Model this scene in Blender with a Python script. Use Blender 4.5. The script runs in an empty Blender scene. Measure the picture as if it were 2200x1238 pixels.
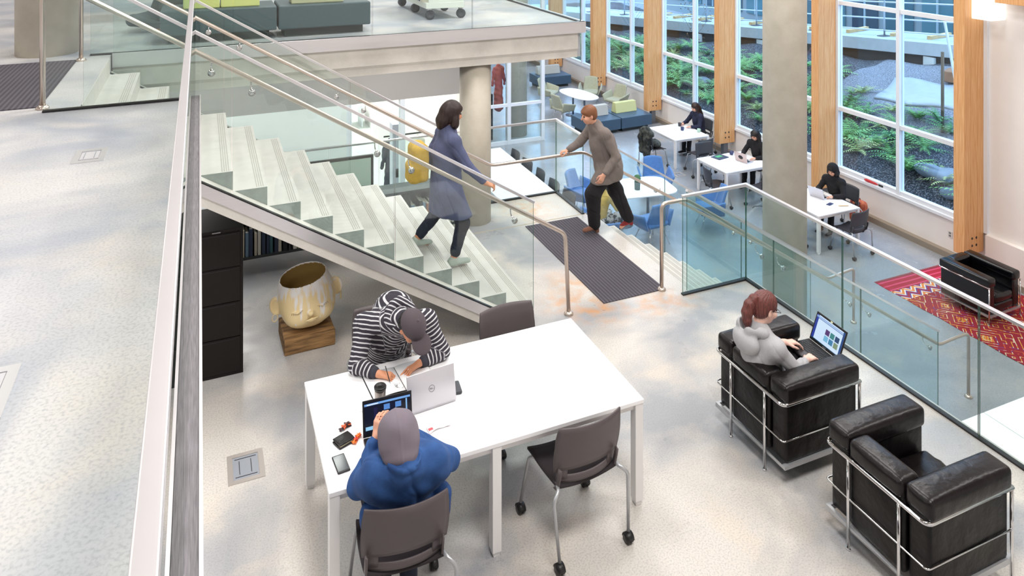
import bpy, bmesh, math, random
import numpy as np
from mathutils import Vector, Matrix, Euler
random.seed(7)
SC = bpy.context.scene
COL = SC.collection
PI = math.pi
L0, L1, L2 = -2.43, 0.0, 2.6          # lower reading floor, landing, upper floor
RISE, RUN = 0.1735, 0.2835
# ------------------------------------------------------------------ materials
MATS = {}
def srgb(c):
    return tuple(((x/255.0+0.055)/1.055)**2.4 if x/255.0 > 0.04045 else x/255.0/12.92 for x in c)
def N(t, k, **kw):
    n = t.nodes.new(k)
    for a, b in kw.items(): setattr(n, a, b)
    return n
def pm(name, col, rough=0.5, metal=0.0, spec=0.5, var=0.0, vscale=4.0, bump=0.0, bscale=40.0, col2=None, stretch=None, emit=0.0, bdist=0.01, coat=0.0, sheen=0.0, c2lo=0.35, c2hi=0.65, detail=6.0):
    """one principled material with optional procedural two-tone mottling and bump"""
    if name in MATS: return MATS[name]
    m = bpy.data.materials.new(name); m.use_nodes = True
    t = m.node_tree; b = t.nodes['Principled BSDF']
    c = srgb(col)
    b.inputs['Base Color'].default_value = (*c, 1)
    b.inputs['Roughness'].default_value = rough
    b.inputs['Metallic'].default_value = metal
    b.inputs['Specular IOR Level'].default_value = spec
    if coat: b.inputs['Coat Weight'].default_value = coat; b.inputs['Coat Roughness'].default_value = 0.2
    if sheen: b.inputs['Sheen Weight'].default_value = sheen
    if emit:
        b.inputs['Emission Color'].default_value = (*c, 1); b.inputs['Emission Strength'].default_value = emit
    tc = N(t, 'ShaderNodeTexCoord'); src = tc.outputs['Object']
    if stretch:
        mp = N(t, 'ShaderNodeMapping'); mp.inputs['Scale'].default_value = stretch
        t.links.new(src, mp.inputs['Vector']); src = mp.outputs['Vector']
    if var or col2:
        n = N(t, 'ShaderNodeTexNoise'); n.inputs['Scale'].default_value = vscale; n.inputs['Detail'].default_value = detail
        n.inputs['Roughness'].default_value = 0.6
        t.links.new(src, n.inputs['Vector'])
        r = N(t, 'ShaderNodeValToRGB')
        d = srgb(col2) if col2 else tuple(min(1, x*(1-var)) for x in c)
        e = c if col2 else tuple(min(1, x*(1+var)) for x in c)
        r.color_ramp.elements[0].position = c2lo; r.color_ramp.elements[0].color = (*d, 1)
        r.color_ramp.elements[1].position = c2hi; r.color_ramp.elements[1].color = (*e, 1)
        t.links.new(n.outputs['Fac'], r.inputs['Fac']); t.links.new(r.outputs['Color'], b.inputs['Base Color'])
    if bump:
        n2 = N(t, 'ShaderNodeTexNoise'); n2.inputs['Scale'].default_value = bscale; n2.inputs['Detail'].default_value = 4
        t.links.new(src, n2.inputs['Vector'])
        bp = N(t, 'ShaderNodeBump'); bp.inputs['Strength'].default_value = bump; bp.inputs['Distance'].default_value = bdist
        t.links.new(n2.outputs['Fac'], bp.inputs['Height']); t.links.new(bp.outputs['Normal'], b.inputs['Normal'])
    MATS[name] = m
    return m
def concrete_floor(name, base, cool, warm, rough):
    """power-floated concrete: large cool/warm clouds, small speckle, hairline marks"""
    m = bpy.data.materials.new(name); m.use_nodes = True; t = m.node_tree; b = t.nodes['Principled BSDF']
    b.inputs['Roughness'].default_value = rough
    tc = N(t, 'ShaderNodeTexCoord')
    def noise(s, d, dist=0.0):
        n = N(t, 'ShaderNodeTexNoise'); n.inputs['Scale'].default_value = s; n.inputs['Detail'].default_value = d
        n.inputs['Distortion'].default_value = dist; t.links.new(tc.outputs['Object'], n.inputs['Vector']); return n
    def ramp(n, a, b_, lo, hi):
        r = N(t, 'ShaderNodeMapRange'); r.inputs['From Min'].default_value = a; r.inputs['From Max'].default_value = b_
        r.inputs['To Min'].default_value = lo; r.inputs['To Max'].default_value = hi
        t.links.new(n.outputs['Fac'], r.inputs['Value']); return r
    def mix(f, a, c):
        x = N(t, 'ShaderNodeMix'); x.data_type = 'RGBA'
        t.links.new(f, x.inputs['Factor'])
        for s, v in ((x.inputs[6], a), (x.inputs[7], c)):
            if isinstance(v, tuple): s.default_value = (*srgb(v), 1)
            else: t.links.new(v, s)
        return x.outputs[2]
    o = mix(ramp(noise(0.9, 8, 0.6), 0.42, 0.62, 0, 1).outputs[0], base, cool)
    o = mix(ramp(noise(1.7, 7, 0.3), 0.55, 0.72, 0, 0.8).outputs[0], o, warm)
    sp = ramp(noise(85, 6), 0.46, 0.70, 0, 0.42)
    o = mix(sp.outputs[0], o, tuple(int(x*0.80) for x in cool))
    t.links.new(o, b.inputs['Base Color'])
    r = ramp(noise(3, 5), 0.3, 0.7, rough*0.75, rough*1.25); t.links.new(r.outputs[0], b.inputs['Roughness'])
    MATS[name] = m
    return m
def add_stains(m, pts, col):
    t = m.node_tree; b = t.nodes['Principled BSDF']; lk = b.inputs['Base Color'].links[0]; src = lk.from_socket
    tc = N(t, 'ShaderNodeTexCoord'); n = N(t, 'ShaderNodeTexNoise'); n.inputs['Scale'].default_value = 7; n.inputs['Detail'].default_value = 6; t.links.new(tc.outputs['Object'], n.inputs[0])
    for (x, y, r) in pts:
        d = N(t, 'ShaderNodeVectorMath', operation='DISTANCE'); t.links.new(tc.outputs['Object'], d.inputs[0]); d.inputs[1].default_value = (x, y, 0)
        k = N(t, 'ShaderNodeMath', operation='MULTIPLY_ADD'); t.links.new(d.outputs['Value'], k.inputs[0]); k.inputs[1].default_value = -1.0/r; k.inputs[2].default_value = 1.0; k.use_clamp = True
        q = N(t, 'ShaderNodeMath', operation='SUBTRACT'); t.links.new(n.outputs['Fac'], q.inputs[0]); q.inputs[1].default_value = 0.40; q.use_clamp = True
        w = N(t, 'ShaderNodeMath', operation='MULTIPLY'); t.links.new(k.outputs[0], w.inputs[0]); t.links.new(q.outputs[0], w.inputs[1])
        w2 = N(t, 'ShaderNodeMath', operation='MULTIPLY'); t.links.new(w.outputs[0], w2.inputs[0]); w2.inputs[1].default_value = 3.2; w2.use_clamp = True
        x_ = N(t, 'ShaderNodeMix'); x_.data_type = 'RGBA'; t.links.new(w2.outputs[0], x_.inputs[0]); t.links.new(src, x_.inputs[6]); x_.inputs[7].default_value = (*srgb(col), 1); src = x_.outputs[2]
    t.links.new(src, b.inputs['Base Color'])
def glass(name, tint, refl=1.0):
    m = bpy.data.materials.new(name); m.use_nodes = True; t = m.node_tree; t.nodes.clear()
    o = N(t, 'ShaderNodeOutputMaterial'); mx = N(t, 'ShaderNodeMixShader')
    tr = N(t, 'ShaderNodeBsdfTransparent'); tr.inputs[0].default_value = (*tint, 1)
    gl = N(t, 'ShaderNodeBsdfGlossy'); gl.inputs['Roughness'].default_value = 0.0
    fr = N(t, 'ShaderNodeLayerWeight'); fr.inputs[0].default_value = 0.5          # Schlick reflectance from the facing angle
    pw = N(t, 'ShaderNodeMath', operation='POWER'); pw.inputs[1].default_value = 5.0
    ml = N(t, 'ShaderNodeMath', operation='MULTIPLY_ADD'); ml.inputs[1].default_value = 0.96*refl; ml.inputs[2].default_value = 0.04*refl
    t.links.new(fr.outputs['Facing'], pw.inputs[0]); t.links.new(pw.outputs[0], ml.inputs[0]); t.links.new(ml.outputs[0], mx.inputs[0])
    t.links.new(tr.outputs[0], mx.inputs[1]); t.links.new(gl.outputs[0], mx.inputs[2]); t.links.new(mx.outputs[0], o.inputs[0])
    MATS[name] = m
    return m
def emis(name, col, s):
    m = bpy.data.materials.new(name); m.use_nodes = True; t = m.node_tree; t.nodes.clear()
    o = N(t, 'ShaderNodeOutputMaterial'); e = N(t, 'ShaderNodeEmission'); e.inputs[0].default_value = (*srgb(col), 1); e.inputs[1].default_value = s
    t.links.new(e.outputs[0], o.inputs[0]); MATS[name] = m
    return m
def coordmix(name, col, col2, fn, rough=0.7, bump=0.0):
    """two colours split by a node recipe fn(tree, texcoord) -> factor socket"""
    m = bpy.data.materials.new(name); m.use_nodes = True; t = m.node_tree; b = t.nodes['Principled BSDF']
    b.inputs['Roughness'].default_value = rough
    tc = N(t, 'ShaderNodeTexCoord'); f = fn(t, tc)
    x = N(t, 'ShaderNodeMix'); x.data_type = 'RGBA'; t.links.new(f, x.inputs['Factor'])
    x.inputs[6].default_value = (*srgb(col), 1); x.inputs[7].default_value = (*srgb(col2), 1)
    t.links.new(x.outputs[2], b.inputs['Base Color']); MATS[name] = m
    return m
def mth(t, op, a, b=None, clamp=False):
    n = N(t, 'ShaderNodeMath', operation=op); n.use_clamp = clamp
    for i, v in enumerate((a, b)):
        if v is None: continue
        if isinstance(v, (int, float)): n.inputs[i].default_value = v
        else: t.links.new(v, n.inputs[i])
    return n.outputs[0]

FLOOR_U = concrete_floor('upper_concrete', (208,206,206), (166,171,182), (210,203,197), 0.42)
FLOOR_M = concrete_floor('landing_concrete', (206,200,193), (158,159,163), (212,200,186), 0.34)
add_stains(FLOOR_M, [(3.80,7.40,0.35),(3.82,6.75,0.4),(4.35,6.68,0.35),(4.70,6.62,0.3),(3.6,7.0,0.4),(4.2,9.4,0.5)], (206,150,96))
FLOOR_L = concrete_floor('lower_concrete', (158,161,166), (142,147,154), (168,165,160), 0.22)
CONC = pm('cast_concrete', (212,207,200), 0.75, var=0.10, vscale=2.5, bump=0.15, bscale=60)
CONC_D = pm('column_concrete', (214,206,192), 0.7, col2=(196,188,172), vscale=3.0, bump=0.12, bscale=50, c2lo=0.3, c2hi=0.7)
STEP = pm('precast_tread', (204,201,196), 0.6, var=0.05, vscale=6, bump=0.06, bscale=120)
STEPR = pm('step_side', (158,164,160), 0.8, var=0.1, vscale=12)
STEEL = pm('brushed_steel', (226,223,226), 0.34, 0.75, stretch=(1, 1, 30), var=0.02, vscale=5)
STEELT = pm('satin_tube', (210,196,186), 0.30, 0.9)
CHROME = pm('chrome', (220,220,222), 0.10, 1.0)
ALU = pm('white_aluminium', (232,236,242), 0.35, 0.0)
PLASTER = pm('white_plaster', (240,234,230), 0.85, var=0.01)
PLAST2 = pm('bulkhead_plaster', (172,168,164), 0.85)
GLS = glass('guard_glass', (0.945, 0.980, 0.972), 1.0)
GLE = pm('glass_edge', (60,104,92), 0.15, 0, 0.6)
GLS2 = glass('lower_guard_glass', (0.885, 0.955, 0.955), 1.0)
WIN = glass('window_glass', (0.93, 0.975, 0.985), 0.8)
def wood_fn(t, tc):
    mp = N(t, 'ShaderNodeMapping'); mp.inputs['Scale'].default_value = (14, 14, 0.5); t.links.new(tc.outputs['Object'], mp.inputs[0])
    n = N(t, 'ShaderNodeTexNoise'); n.inputs['Scale'].default_value = 4; n.inputs['Detail'].default_value = 8; n.inputs['Distortion'].default_value = 0.8
    t.links.new(mp.outputs[0], n.inputs[0]); return mth(t, 'MULTIPLY', mth(t, 'SUBTRACT', n.outputs['Fac'], 0.36), 3.0, True)
TIMBER = coordmix('glulam_fir', (212,150,92), (232,184,132), wood_fn, 0.5)
WHITE_TOP = pm('white_laminate', (248,248,250), 0.35)
WHITE_MET = pm('white_metal', (238,236,236), 0.4)
SHELL = pm('charcoal_plastic', (88,79,81), 0.45, bump=0.03, bscale=300)
SEATP = pm('dark_seat_pad', (44,36,40), 0.8, bump=0.1, bscale=400)
SHELL2 = pm('dark_grey_plastic', (66,68,74), 0.45)
SILVER = pm('silver_paint', (186,188,192), 0.35, 0.6)
BLACKP = pm('black_plastic', (26,25,27), 0.4)
LEATHER = pm('black_leather', (12,8,10), 0.32, 0, 0.36, col2=(24,18,20), vscale=7, bump=0.45, bscale=13, bdist=0.012)
LEATHERP = pm('black_leather_panel', (13,9,10), 0.40, 0, 0.28, var=0.2, vscale=5, bump=0.8, bscale=3.2, bdist=0.04)
LEATHERB = pm('glossy_black_leather', (7,8,12), 0.24, 0, 0.5, bump=0.3, bscale=14)
SAGE = pm('sage_felt', (172,174,152), 0.9, var=0.06, vscale=20, sheen=0.2)
BLUEF = pm('blue_felt', (78,124,184), 0.9, var=0.08, vscale=20, sheen=0.2)
OTTO = pm('slate_vinyl', (64,88,110), 0.45)
OTTOU = pm('teal_grey_vinyl', (74,92,98), 0.45)
LIME = pm('lime_fabric', (196,200,122), 0.85, sheen=0.2)
LIME2 = pm('pale_lime_fabric', (206,208,152), 0.85)
BEIGE = pm('khaki_fabric', (168,168,136), 0.85)
GREYF = pm('light_grey_fabric', (186,186,180), 0.85)
SKIN = pm('skin', (226,168,142), 0.5, var=0.05, vscale=14, spec=0.35)
SKIN2 = pm('tan_skin', (214,150,116), 0.5, var=0.05, vscale=14, spec=0.35)
BLACKF = pm('black_fabric', (24,22,26), 0.9, bump=0.2, bscale=60)
def mat_fn(t, tc):
    w = N(t, 'ShaderNodeTexWave'); w.wave_type = 'BANDS'; w.bands_direction = 'X'; w.inputs['Scale'].default_value = 8; w.inputs['Distortion'].default_value = 0.6; w.inputs['Detail'].default_value = 3; w.inputs['Detail Scale'].default_value = 9
    t.links.new(tc.outputs['Object'], w.inputs[0]); return w.outputs['Fac']
MATT = coordmix('ribbed_entrance_mat', (62,58,66), (92,88,96), mat_fn, 0.95)
# ------------------------------------------------------------------ geometry builder
class G:
    def __init__(s): s.v = []; s.f = []; s.m = []; s.sm = []
    def add(s, vs, fs, mi=0, smooth=False, M=None):
        o = len(s.v)
        s.v += [tuple(M @ Vector(p)) for p in vs] if M is not None else [tuple(p) for p in vs]
        for f in fs: s.f.append([o+i for i in f]); s.m.append(mi); s.sm.append(smooth)
        return s
    def box(s, x0, x1, y0, y1, z0, z1, mi=0, M=None):
        vs = [(x, y, z) for z in (z0, z1) for y in (y0, y1) for x in (x0, x1)]
        return s.add(vs, [(0,2,3,1),(4,5,7,6),(0,1,5,4),(2,6,7,3),(0,4,6,2),(1,3,7,5)], mi, False, M)
    def cbox(s, c, d, mi=0, M=None):
        return s.box(c[0]-d[0]/2, c[0]+d[0]/2, c[1]-d[1]/2, c[1]+d[1]/2, c[2]-d[2]/2, c[2]+d[2]/2, mi, M)
    def rbox(s, c, d, r, mi=0, M=None, n=3, puff=0.0):
        """rounded box, optionally pillowed"""
        bm = bmesh.new(); bmesh.ops.create_cube(bm, size=1)
        for v in bm.verts: v.co = Vector((v.co.x*d[0], v.co.y*d[1], v.co.z*d[2]))
        bmesh.ops.bevel(bm, geom=list(bm.edges), offset=min(r, min(d)*0.49), segments=n, profile=0.5, affect='EDGES')
        if puff:
            bmesh.ops.subdivide_edges(bm, edges=[e for e in bm.edges if e.calc_length() > min(d)*0.25], cuts=7, use_grid_fill=True)
            for v in bm.verts:
                a = [v.co.x/d[0]*2, v.co.y/d[1]*2, v.co.z/d[2]*2]
                for i in range(3):
                    j, k = (i+1) % 3, (i+2) % 3
                    v.co[i] += (a[i]) * puff * max(0, 1-a[j]**2) * max(0, 1-a[k]**2)
        bm.verts.index_update()
        T = Matrix.Translation(c)
        if M is not None: T = M @ T
        s.add([tuple(v.co) for v in bm.verts], [[v.index for v in f.verts] for f in bm.faces], mi, True, T); bm.free()
        return s
    def tube(s, pts, r, n=10, mi=0, closed=False, M=None, caps=True, flat=None):
        pts = [Vector(p) for p in pts]; k = len(pts)
        rs = r if isinstance(r, (list, tuple)) else [r]*k
        vs = []; t0 = None
        for i, p in enumerate(pts):
            a = pts[(i-1) % k] if (closed or i) else p; b = pts[(i+1) % k] if (closed or i < k-1) else p
            d1 = (p-a).normalized() if (p-a).length > 1e-9 else (b-p).normalized()
            d2 = (b-p).normalized() if (b-p).length > 1e-9 else d1
            d = (d1+d2); d = d.normalized() if d.length > 1e-6 else d1
            if t0 is None:
                up = Vector((0,0,1)) if abs(d.z) < 0.9 else Vector((1,0,0))
                u = d.cross(up).normalized()
            else:
                u = (u - d*u.dot(d)).normalized()
            t0 = d; w = d.cross(u)
            cs = max(0.35, math.sqrt(max(0.0, (1+d1.dot(d2))/2)))
            for j in range(n):
                an = 2*PI*(j+0.5)/n if flat else 2*PI*j/n
                if flat:
                    q = [(-1,-1),(1,-1),(1,1),(-1,1)][j]
                    vs.append(p + u*(q[0]*flat[0]/cs) + w*(q[1]*flat[1]/cs))
                else: vs.append(p + (u*math.cos(an) + w*math.sin(an))*(rs[i]/ (cs if r else 1)))
        fs = []
        for i in range(k if closed else k-1):
            a = i*n; b = ((i+1) % k)*n
            for j in range(n): fs.append((a+j, a+(j+1) % n, b+(j+1) % n, b+j))
        if caps and not closed: fs += [tuple(range(n))[::-1], tuple(range((k-1)*n, k*n))]
        return s.add(vs, fs, mi, not flat, M)
    def bar(s, pts, w, h, mi=0, M=None):          # rectangular bar, w across, h up
        return s.tube(pts, 0, 4, mi, False, M, True, (w/2, h/2))
    def lathe(s, prof, n=24, mi=0, M=None, smooth=True):
        vs = []; fs = []
        for r, z in prof:
            for j in range(n): vs.append((r*math.cos(2*PI*j/n), r*math.sin(2*PI*j/n), z))
        for i in range(len(prof)-1):
            for j in range(n): fs.append((i*n+j, i*n+(j+1) % n, (i+1)*n+(j+1) % n, (i+1)*n+j))
        if prof[0][0] > 1e-5: fs.append(tuple(range(n))[::-1])
        if prof[-1][0] > 1e-5: fs.append(tuple(range((len(prof)-1)*n, len(prof)*n)))
        return s.add(vs, fs, mi, smooth, M)
    def cyl(s, a, b, r, n=16, mi=0): return s.tube([a, b], r, n, mi)
    def prism(s, poly, a0, a1, ax='z', mi=0, M=None):
        """poly in the plane normal to ax, extruded from a0 to a1"""
        def P(p, a): return {'z': (p[0], p[1], a), 'y': (p[0], a, p[1]), 'x': (a, p[0], p[1])}[ax]
        n = len(poly); vs = [P(p, a0) for p in poly] + [P(p, a1) for p in poly]
        fs = [tuple(range(n))[::-1], tuple(range(n, 2*n))] + [(i, (i+1) % n, n+(i+1) % n, n+i) for i in range(n)]
        return s.add(vs, fs, mi, False, M)
    def grid(s, fn, nu, nv, mi=0, thick=0.0, M=None):
        """surface fn(u,v) u,v in 0..1, with thickness along the normal"""
        P = [[Vector(fn(i/nu, j/nv)) for j in range(nv+1)] for i in range(nu+1)]
        def nrm(i, j):
            a = P[min(i+1, nu)][j]-P[max(i-1, 0)][j]; b = P[i][min(j+1, nv)]-P[i][max(j-1, 0)]
            c = a.cross(b); return c.normalized() if c.length > 1e-12 else Vector((0,0,1))
        W = nv+1; vs = [P[i][j] for i in range(nu+1) for j in range(W)]
        fs = [(i*W+j, (i+1)*W+j, (i+1)*W+j+1, i*W+j+1) for i in range(nu) for j in range(nv)]
        if thick:
            o = len(vs); vs += [P[i][j]-nrm(i, j)*thick for i in range(nu+1) for j in range(W)]
            fs += [(o+i*W+j, o+i*W+j+1, o+(i+1)*W+j+1, o+(i+1)*W+j) for i in range(nu) for j in range(nv)]
            for i in range(nu):
                fs.append((i*W, o+i*W, o+(i+1)*W, (i+1)*W)); fs.append((i*W+nv, (i+1)*W+nv, o+(i+1)*W+nv, o+i*W+nv))
            for j in range(nv):
                fs.append((j, j+1, o+j+1, o+j)); fs.append((nu*W+j, o+nu*W+j, o+nu*W+j+1, nu*W+j+1))
        return s.add(vs, fs, mi, True, M)
    def build(s, name, mats, parent=None, bevel=0.0, off=None, seg=2):
        me = bpy.data.meshes.new(name)
        v = s.v if off is None else [(p[0]-off[0], p[1]-off[1], p[2]-off[2]) for p in s.v]
        me.from_pydata(v, [], s.f)
        for m in (mats if isinstance(mats, (list, tuple)) else [mats]): me.materials.append(m)
        me.polygons.foreach_set('material_index', s.m); me.polygons.foreach_set('use_smooth', s.sm)
        if bevel:
            bm = bmesh.new(); bm.from_mesh(me); bmesh.ops.remove_doubles(bm, verts=bm.verts, dist=1e-6)
            es = [e for e in bm.edges if len(e.link_faces) == 2 and e.calc_face_angle(0) > 0.5]
            bmesh.ops.bevel(bm, geom=es, offset=bevel, segments=seg, profile=0.5, affect='EDGES'); bm.to_mesh(me); bm.free()
        me.update()
        o = bpy.data.objects.new(name, me); COL.objects.link(o)
        if parent: o.parent = parent
        return o
def tag(o, label, cat, group=None, kind=None):
    o['label'] = label; o['category'] = cat
    if group: o['group'] = group
    if kind: o['kind'] = kind
    return o
def thing(name, label, cat, loc=(0,0,0), rz=0.0, group=None):
    o = bpy.data.objects.new(name, None); COL.objects.link(o); o.empty_display_size = 0.1
    o.location = loc; o.rotation_euler = (0, 0, rz)
    return tag(o, label, cat, group)
def struct(name, g, mats, bevel=0.0):
    o = g.build(name, mats, None, bevel) if isinstance(g, G) else g
    o['kind'] = 'structure'; return o
def dup(root, loc=None, rz=None, label=None, group=None):
    def cp(o, par):
        c = o.copy(); COL.objects.link(c); c.parent = par
        for ch in kids.get(o.name, []): cp(ch, c)
        return c
    kids = {}
    for o in COL.objects:
        if o.parent: kids.setdefault(o.parent.name, []).append(o)
    r = cp(root, None)
    if loc is not None: r.location = loc
    if rz is not None: r.rotation_euler = (0, 0, rz)
    if label: r['label'] = label
    if group: r['group'] = group
    return r
def fillet(pts, r, n=5):
    """round the corners of a polyline"""
    pts = [Vector(p) for p in pts]; out = [pts[0]]
    for i in range(1, len(pts)-1):
        p = pts[i]; a = (pts[i-1]-p); b = (pts[i+1]-p); q = min(r, a.length*0.45, b.length*0.45)
        A = p+a.normalized()*q; B = p+b.normalized()*q
        for k in range(n+1):
            t = k/n; out.append(A*(1-t)**2 + p*2*t*(1-t) + B*t*t)
    out.append(pts[-1]); return out
# ------------------------------------------------------------------ the building
XW = 13.1                                            # inner face of the window wall
struct('floor_lower', G().box(-8, XW+0.1, -4, 32, L0-0.3, L0), FLOOR_L)
g = G().prism([(-3,-4),(5.72,-4),(5.72,6.72),(4.94,6.72),(4.94,8.93),(4.86,8.93),(4.86,9.84),(-3,9.84)], -0.35, 0.0)
struct('floor_landing', g, FLOOR_M)
g = G().prism([(-8,-4),(0.0,-4),(0.0,6.72),(-0.88,6.72),(-0.88,8.93),(-0.88,9.12),(4.86,9.12),(4.86,32),(-8,32)], 2.12, L2)
struct('floor_upper', g, [FLOOR_U])
struct('wall_left', G().box(-8.2,-8,-4,32,L0,8), PLASTER)
struct('wall_back', G().box(-8,XW,-4.2,-4,L0,8), PLASTER)
struct('wall_far', G().box(-8,XW,32,32.2,L0,8), PLASTER)
struct('ceiling', G().box(-8.2,XW+0.3,-4.2,32.2,8,8.2), pm('timber_ceiling', (128,112,94), 0.8, var=0.1, vscale=3, stretch=(0.3,6,1)))
# balcony edge: exposed concrete beam and stainless fascia
g = G().prism([(9.075,2.46),(9.075,2.24),(9.10,2.20),(9.10,2.12),(9.5,2.12),(9.5,2.46)], -0.87, 4.80, 'x')
struct('trim_beam_1', g, CONC)
g = G().box(-0.87,4.90,9.03,9.10,2.46,2.615).box(4.83,4.90,9.03,20,2.46,2.615)
struct('trim_fascia_1', g, STEEL, 0.003)
struct('trim_fascia_2', G().box(-0.012,0.006,-4,6.72,2.30,2.60), STEEL)
# window wall: low wall with sill, solid wall past the last post
struct('wall_right', G().box(XW,XW+0.25,-4,32,L0,-1.72).box(XW-0.10,XW+0.25,-4,9.0,L0,-1.70).box(XW,XW+0.25,-4,9.1,-1.7,8), PLASTER)
struct('trim_sill_1', G().box(XW-0.06,XW+0.2,9.1,32,-1.72,-1.66), ALU, 0.004)
struct('baseboard_right', G().box(XW-0.115,XW,-4,32,L0,L0+0.11), pm('taupe_base', (150,138,124), 0.6))
# ---- stairs
S1x, S1z, S1n = -0.87, L2, 15
def flight(x0, z0, n, name, sname):
    g = G(); poly = []; x, z = x0, z0
    poly += [(x0-0.009, z0-0.0005), (x0, z0-0.0005)]
    for k in range(n):
        z -= RISE
        poly.append((x, z))
        x += RUN
        if k < n-1: poly.append((x, z))
    xe = x-RUN
    poly.append((xe-0.30, z)); poly.append((x0-0.009, z0-0.36))
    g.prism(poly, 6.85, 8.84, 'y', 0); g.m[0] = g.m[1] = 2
    # tread nosing grooves: fine raised strips near each edge
    x, z = x0, z0-RISE
    for k in range(n-1):
        xx = x+RUN
        for j in range(4): g.box(xx-0.035-j*0.018, xx-0.028-j*0.018, 6.88, 8.81, z, z+0.0015, 1)
        x = xx; z -= RISE
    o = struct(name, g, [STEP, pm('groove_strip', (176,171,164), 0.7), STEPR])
    return xe
e1 = flight(S1x, S1z, S1n, 'floor_stairs_upper', '')
e2 = flight(4.95, 0.0, 14, 'floor_stairs_lower', '')
def stringer(x0, z0, x1, y0, y1, nm, th=0.19):
    sl = RISE/RUN
    def zz(x): return z0-(x-x0)*sl
    a, b = -0.165, -0.36
    g = G().prism([(x0, zz(x0)+a),(x1, zz(x1)+a),(x1, zz(x1)+b),(x0, zz(x0)+b)], y0+0.012, y1, 'y')
    struct('trim_stringer_'+nm, g, CONC)
    g = G().prism([(x0, zz(x0)+a+0.004),(x1, zz(x1)+a+0.004),(x1, zz(x1)+a-0.105),(x0, zz(x0)+a-0.105)], y0-0.004, y0+0.012, 'y')
    g.prism([(x0, zz(x0)+a+0.012),(x1, zz(x1)+a+0.012),(x1, zz(x1)+a),(x0, zz(x0)+a)], y0-0.004, y0+0.035, 'y', 1)
    struct('trim_plate_'+nm, g, [STEEL, BLACKP])
stringer(S1x, S1z+RISE*0, 3.02, 6.68, 6.85, '1')
stringer(S1x, S1z, 3.02, 8.84, 8.98, '2')
stringer(4.95, 0.0, 8.55, 6.70, 6.85, '3')
stringer(4.95, 0.0, 8.55, 8.84, 8.98, '4')
# ---- glass guards
def pane(g, p, q, h, t=0.012, lift=0.0):
    """upright glass pane from p to q (base line, may slope), height h"""
    p = Vector(p); q = Vector(q); d = (q-p); n = Vector((-d.y, d.x, 0)).normalized()*(t/2)
    e = d.normalized()*0.006; p = p+e; q = q-e; up = Vector((0,0,h))
    vs = [p-n, q-n, q+n, p+n, p-n+up, q-n+up, q+n+up, p+n+up]
    o = len(g.v); g.v += [tuple(v) for v in vs]
    for f, m in (((0,1,5,4),0),((2,3,7,6),0),((1,2,6,5),1),((3,0,4,7),1),((4,5,6,7),1),((0,3,2,1),1)):
        g.f.append([o+i for i in f]); g.m.append(m); g.sm.append(False)
def guard(name, label, runs, h=1.06, cap=True, gm=GLS, shoe=True, lift=0.0, capw=0.034, coff=None, group=None, cut=()):
    """runs: polyline base points with panel joints; one glass_guard thing"""
    base = Vector(runs[0]); t = thing(name, label, 'glass guard', tuple(base), 0, group)
    R = [Vector(r)-base for r in runs]
    for i in range(len(R)-1):
        if i in cut: continue
        g = G(); pane(g, R[i]+Vector((0,0,lift)), R[i+1]+Vector((0,0,lift)), h-lift)
        g.build('glass_panel', [gm, GLE], t)
    if cap:
        G().bar([r+Vector((0,0,h+0.006)) for r in R], capw, 0.024).build('cap_rail', STEEL, t, 0.002)
    if shoe:
        G().bar([r+Vector((0,0,0.008)) for r in R], 0.044, 0.016).build('shoe', BLACKP, t)
    return t
sl = RISE/RUN
def zs(x, x0, z0): return z0-(x-x0)*sl
jx = (-1.15, 0.25, 1.65, 3.05)
def capz(x): return min(3.67-0.0, zs(x, S1x, S1z)+1.055)
# stair guards: panes stand on the stringer and follow the pitch
def stair_guard(name, label, y, xs, x0, z0, h=1.055, below=-0.165, gm=GLS, lvl=None):
    b = Vector((xs[0], y, zs(xs[0], x0, z0))); t = thing(name, label, 'glass guard', tuple(b))
    for a, c in zip(xs[:-1], xs[1:]):
        g = G(); pane(g, Vector((a, y, zs(a,x0,z0)+below))-b, Vector((c, y, zs(c,x0,z0)+below))-b, h-below); g.build('glass_panel', [gm, GLE], t)
    pts = [Vector((x, y, zs(x,x0,z0)+h+0.008))-b for x in (xs[0], xs[-1])]
    if lvl: pts = [Vector(lvl)-b]+pts
    G().bar(pts, 0.036, 0.026).build('cap_rail', STEEL, t, 0.002)
    return t
stair_guard('stair_guard', 'near glass guard with flat steel cap beside the upper flight', 6.70, (-0.85, 0.25, 1.65, 3.05), S1x, S1z)
stair_guard('stair_guard', 'far glass guard with flat steel cap beside the upper flight', 8.92, (-0.85, 0.25, 1.65, 3.05), S1x, S1z)
stair_guard('stair_guard', 'near glass guard with flat steel cap running down the lower flight', 6.74, (4.90, 6.11, 7.47, 8.83), 4.95, 0.0, gm=GLS2)
stair_guard('stair_guard', 'far glass guard with flat steel cap running down the lower flight', 8.92, (4.90, 6.11, 7.47, 8.83), 4.95, 0.0, gm=GLS2)
guard('glass_guard', 'glass guard along the upper floor edge nearest the viewer, seen end on', [(-0.04,-3.5,L2),(-0.04,-1.0,L2),(-0.04,0.4,L2),(-0.04,1.9,L2),(-0.04,3.4,L2),(-0.04,5.1,L2),(-0.04,6.66,L2)], capw=0.022, shoe=False)
struct('trim_edge_1', G().box(-0.046,-0.034,-4,6.74,L2,L2+0.022).box(-0.002,0.008,-4,6.74,L2-0.02,L2+0.022), STEEL)
struct('trim_edge_2', G().box(-0.034,-0.002,-4,6.74,L2-0.02,L2+0.016), pm('grey_gasket', (110,106,110), 0.6, var=0.3, vscale=10, stretch=(30,1,1)))
guard('glass_guard', 'short glass guard on the upper floor across the head of the stair', [(-0.05,6.70,L2),(-1.12,6.70,L2)])
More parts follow.
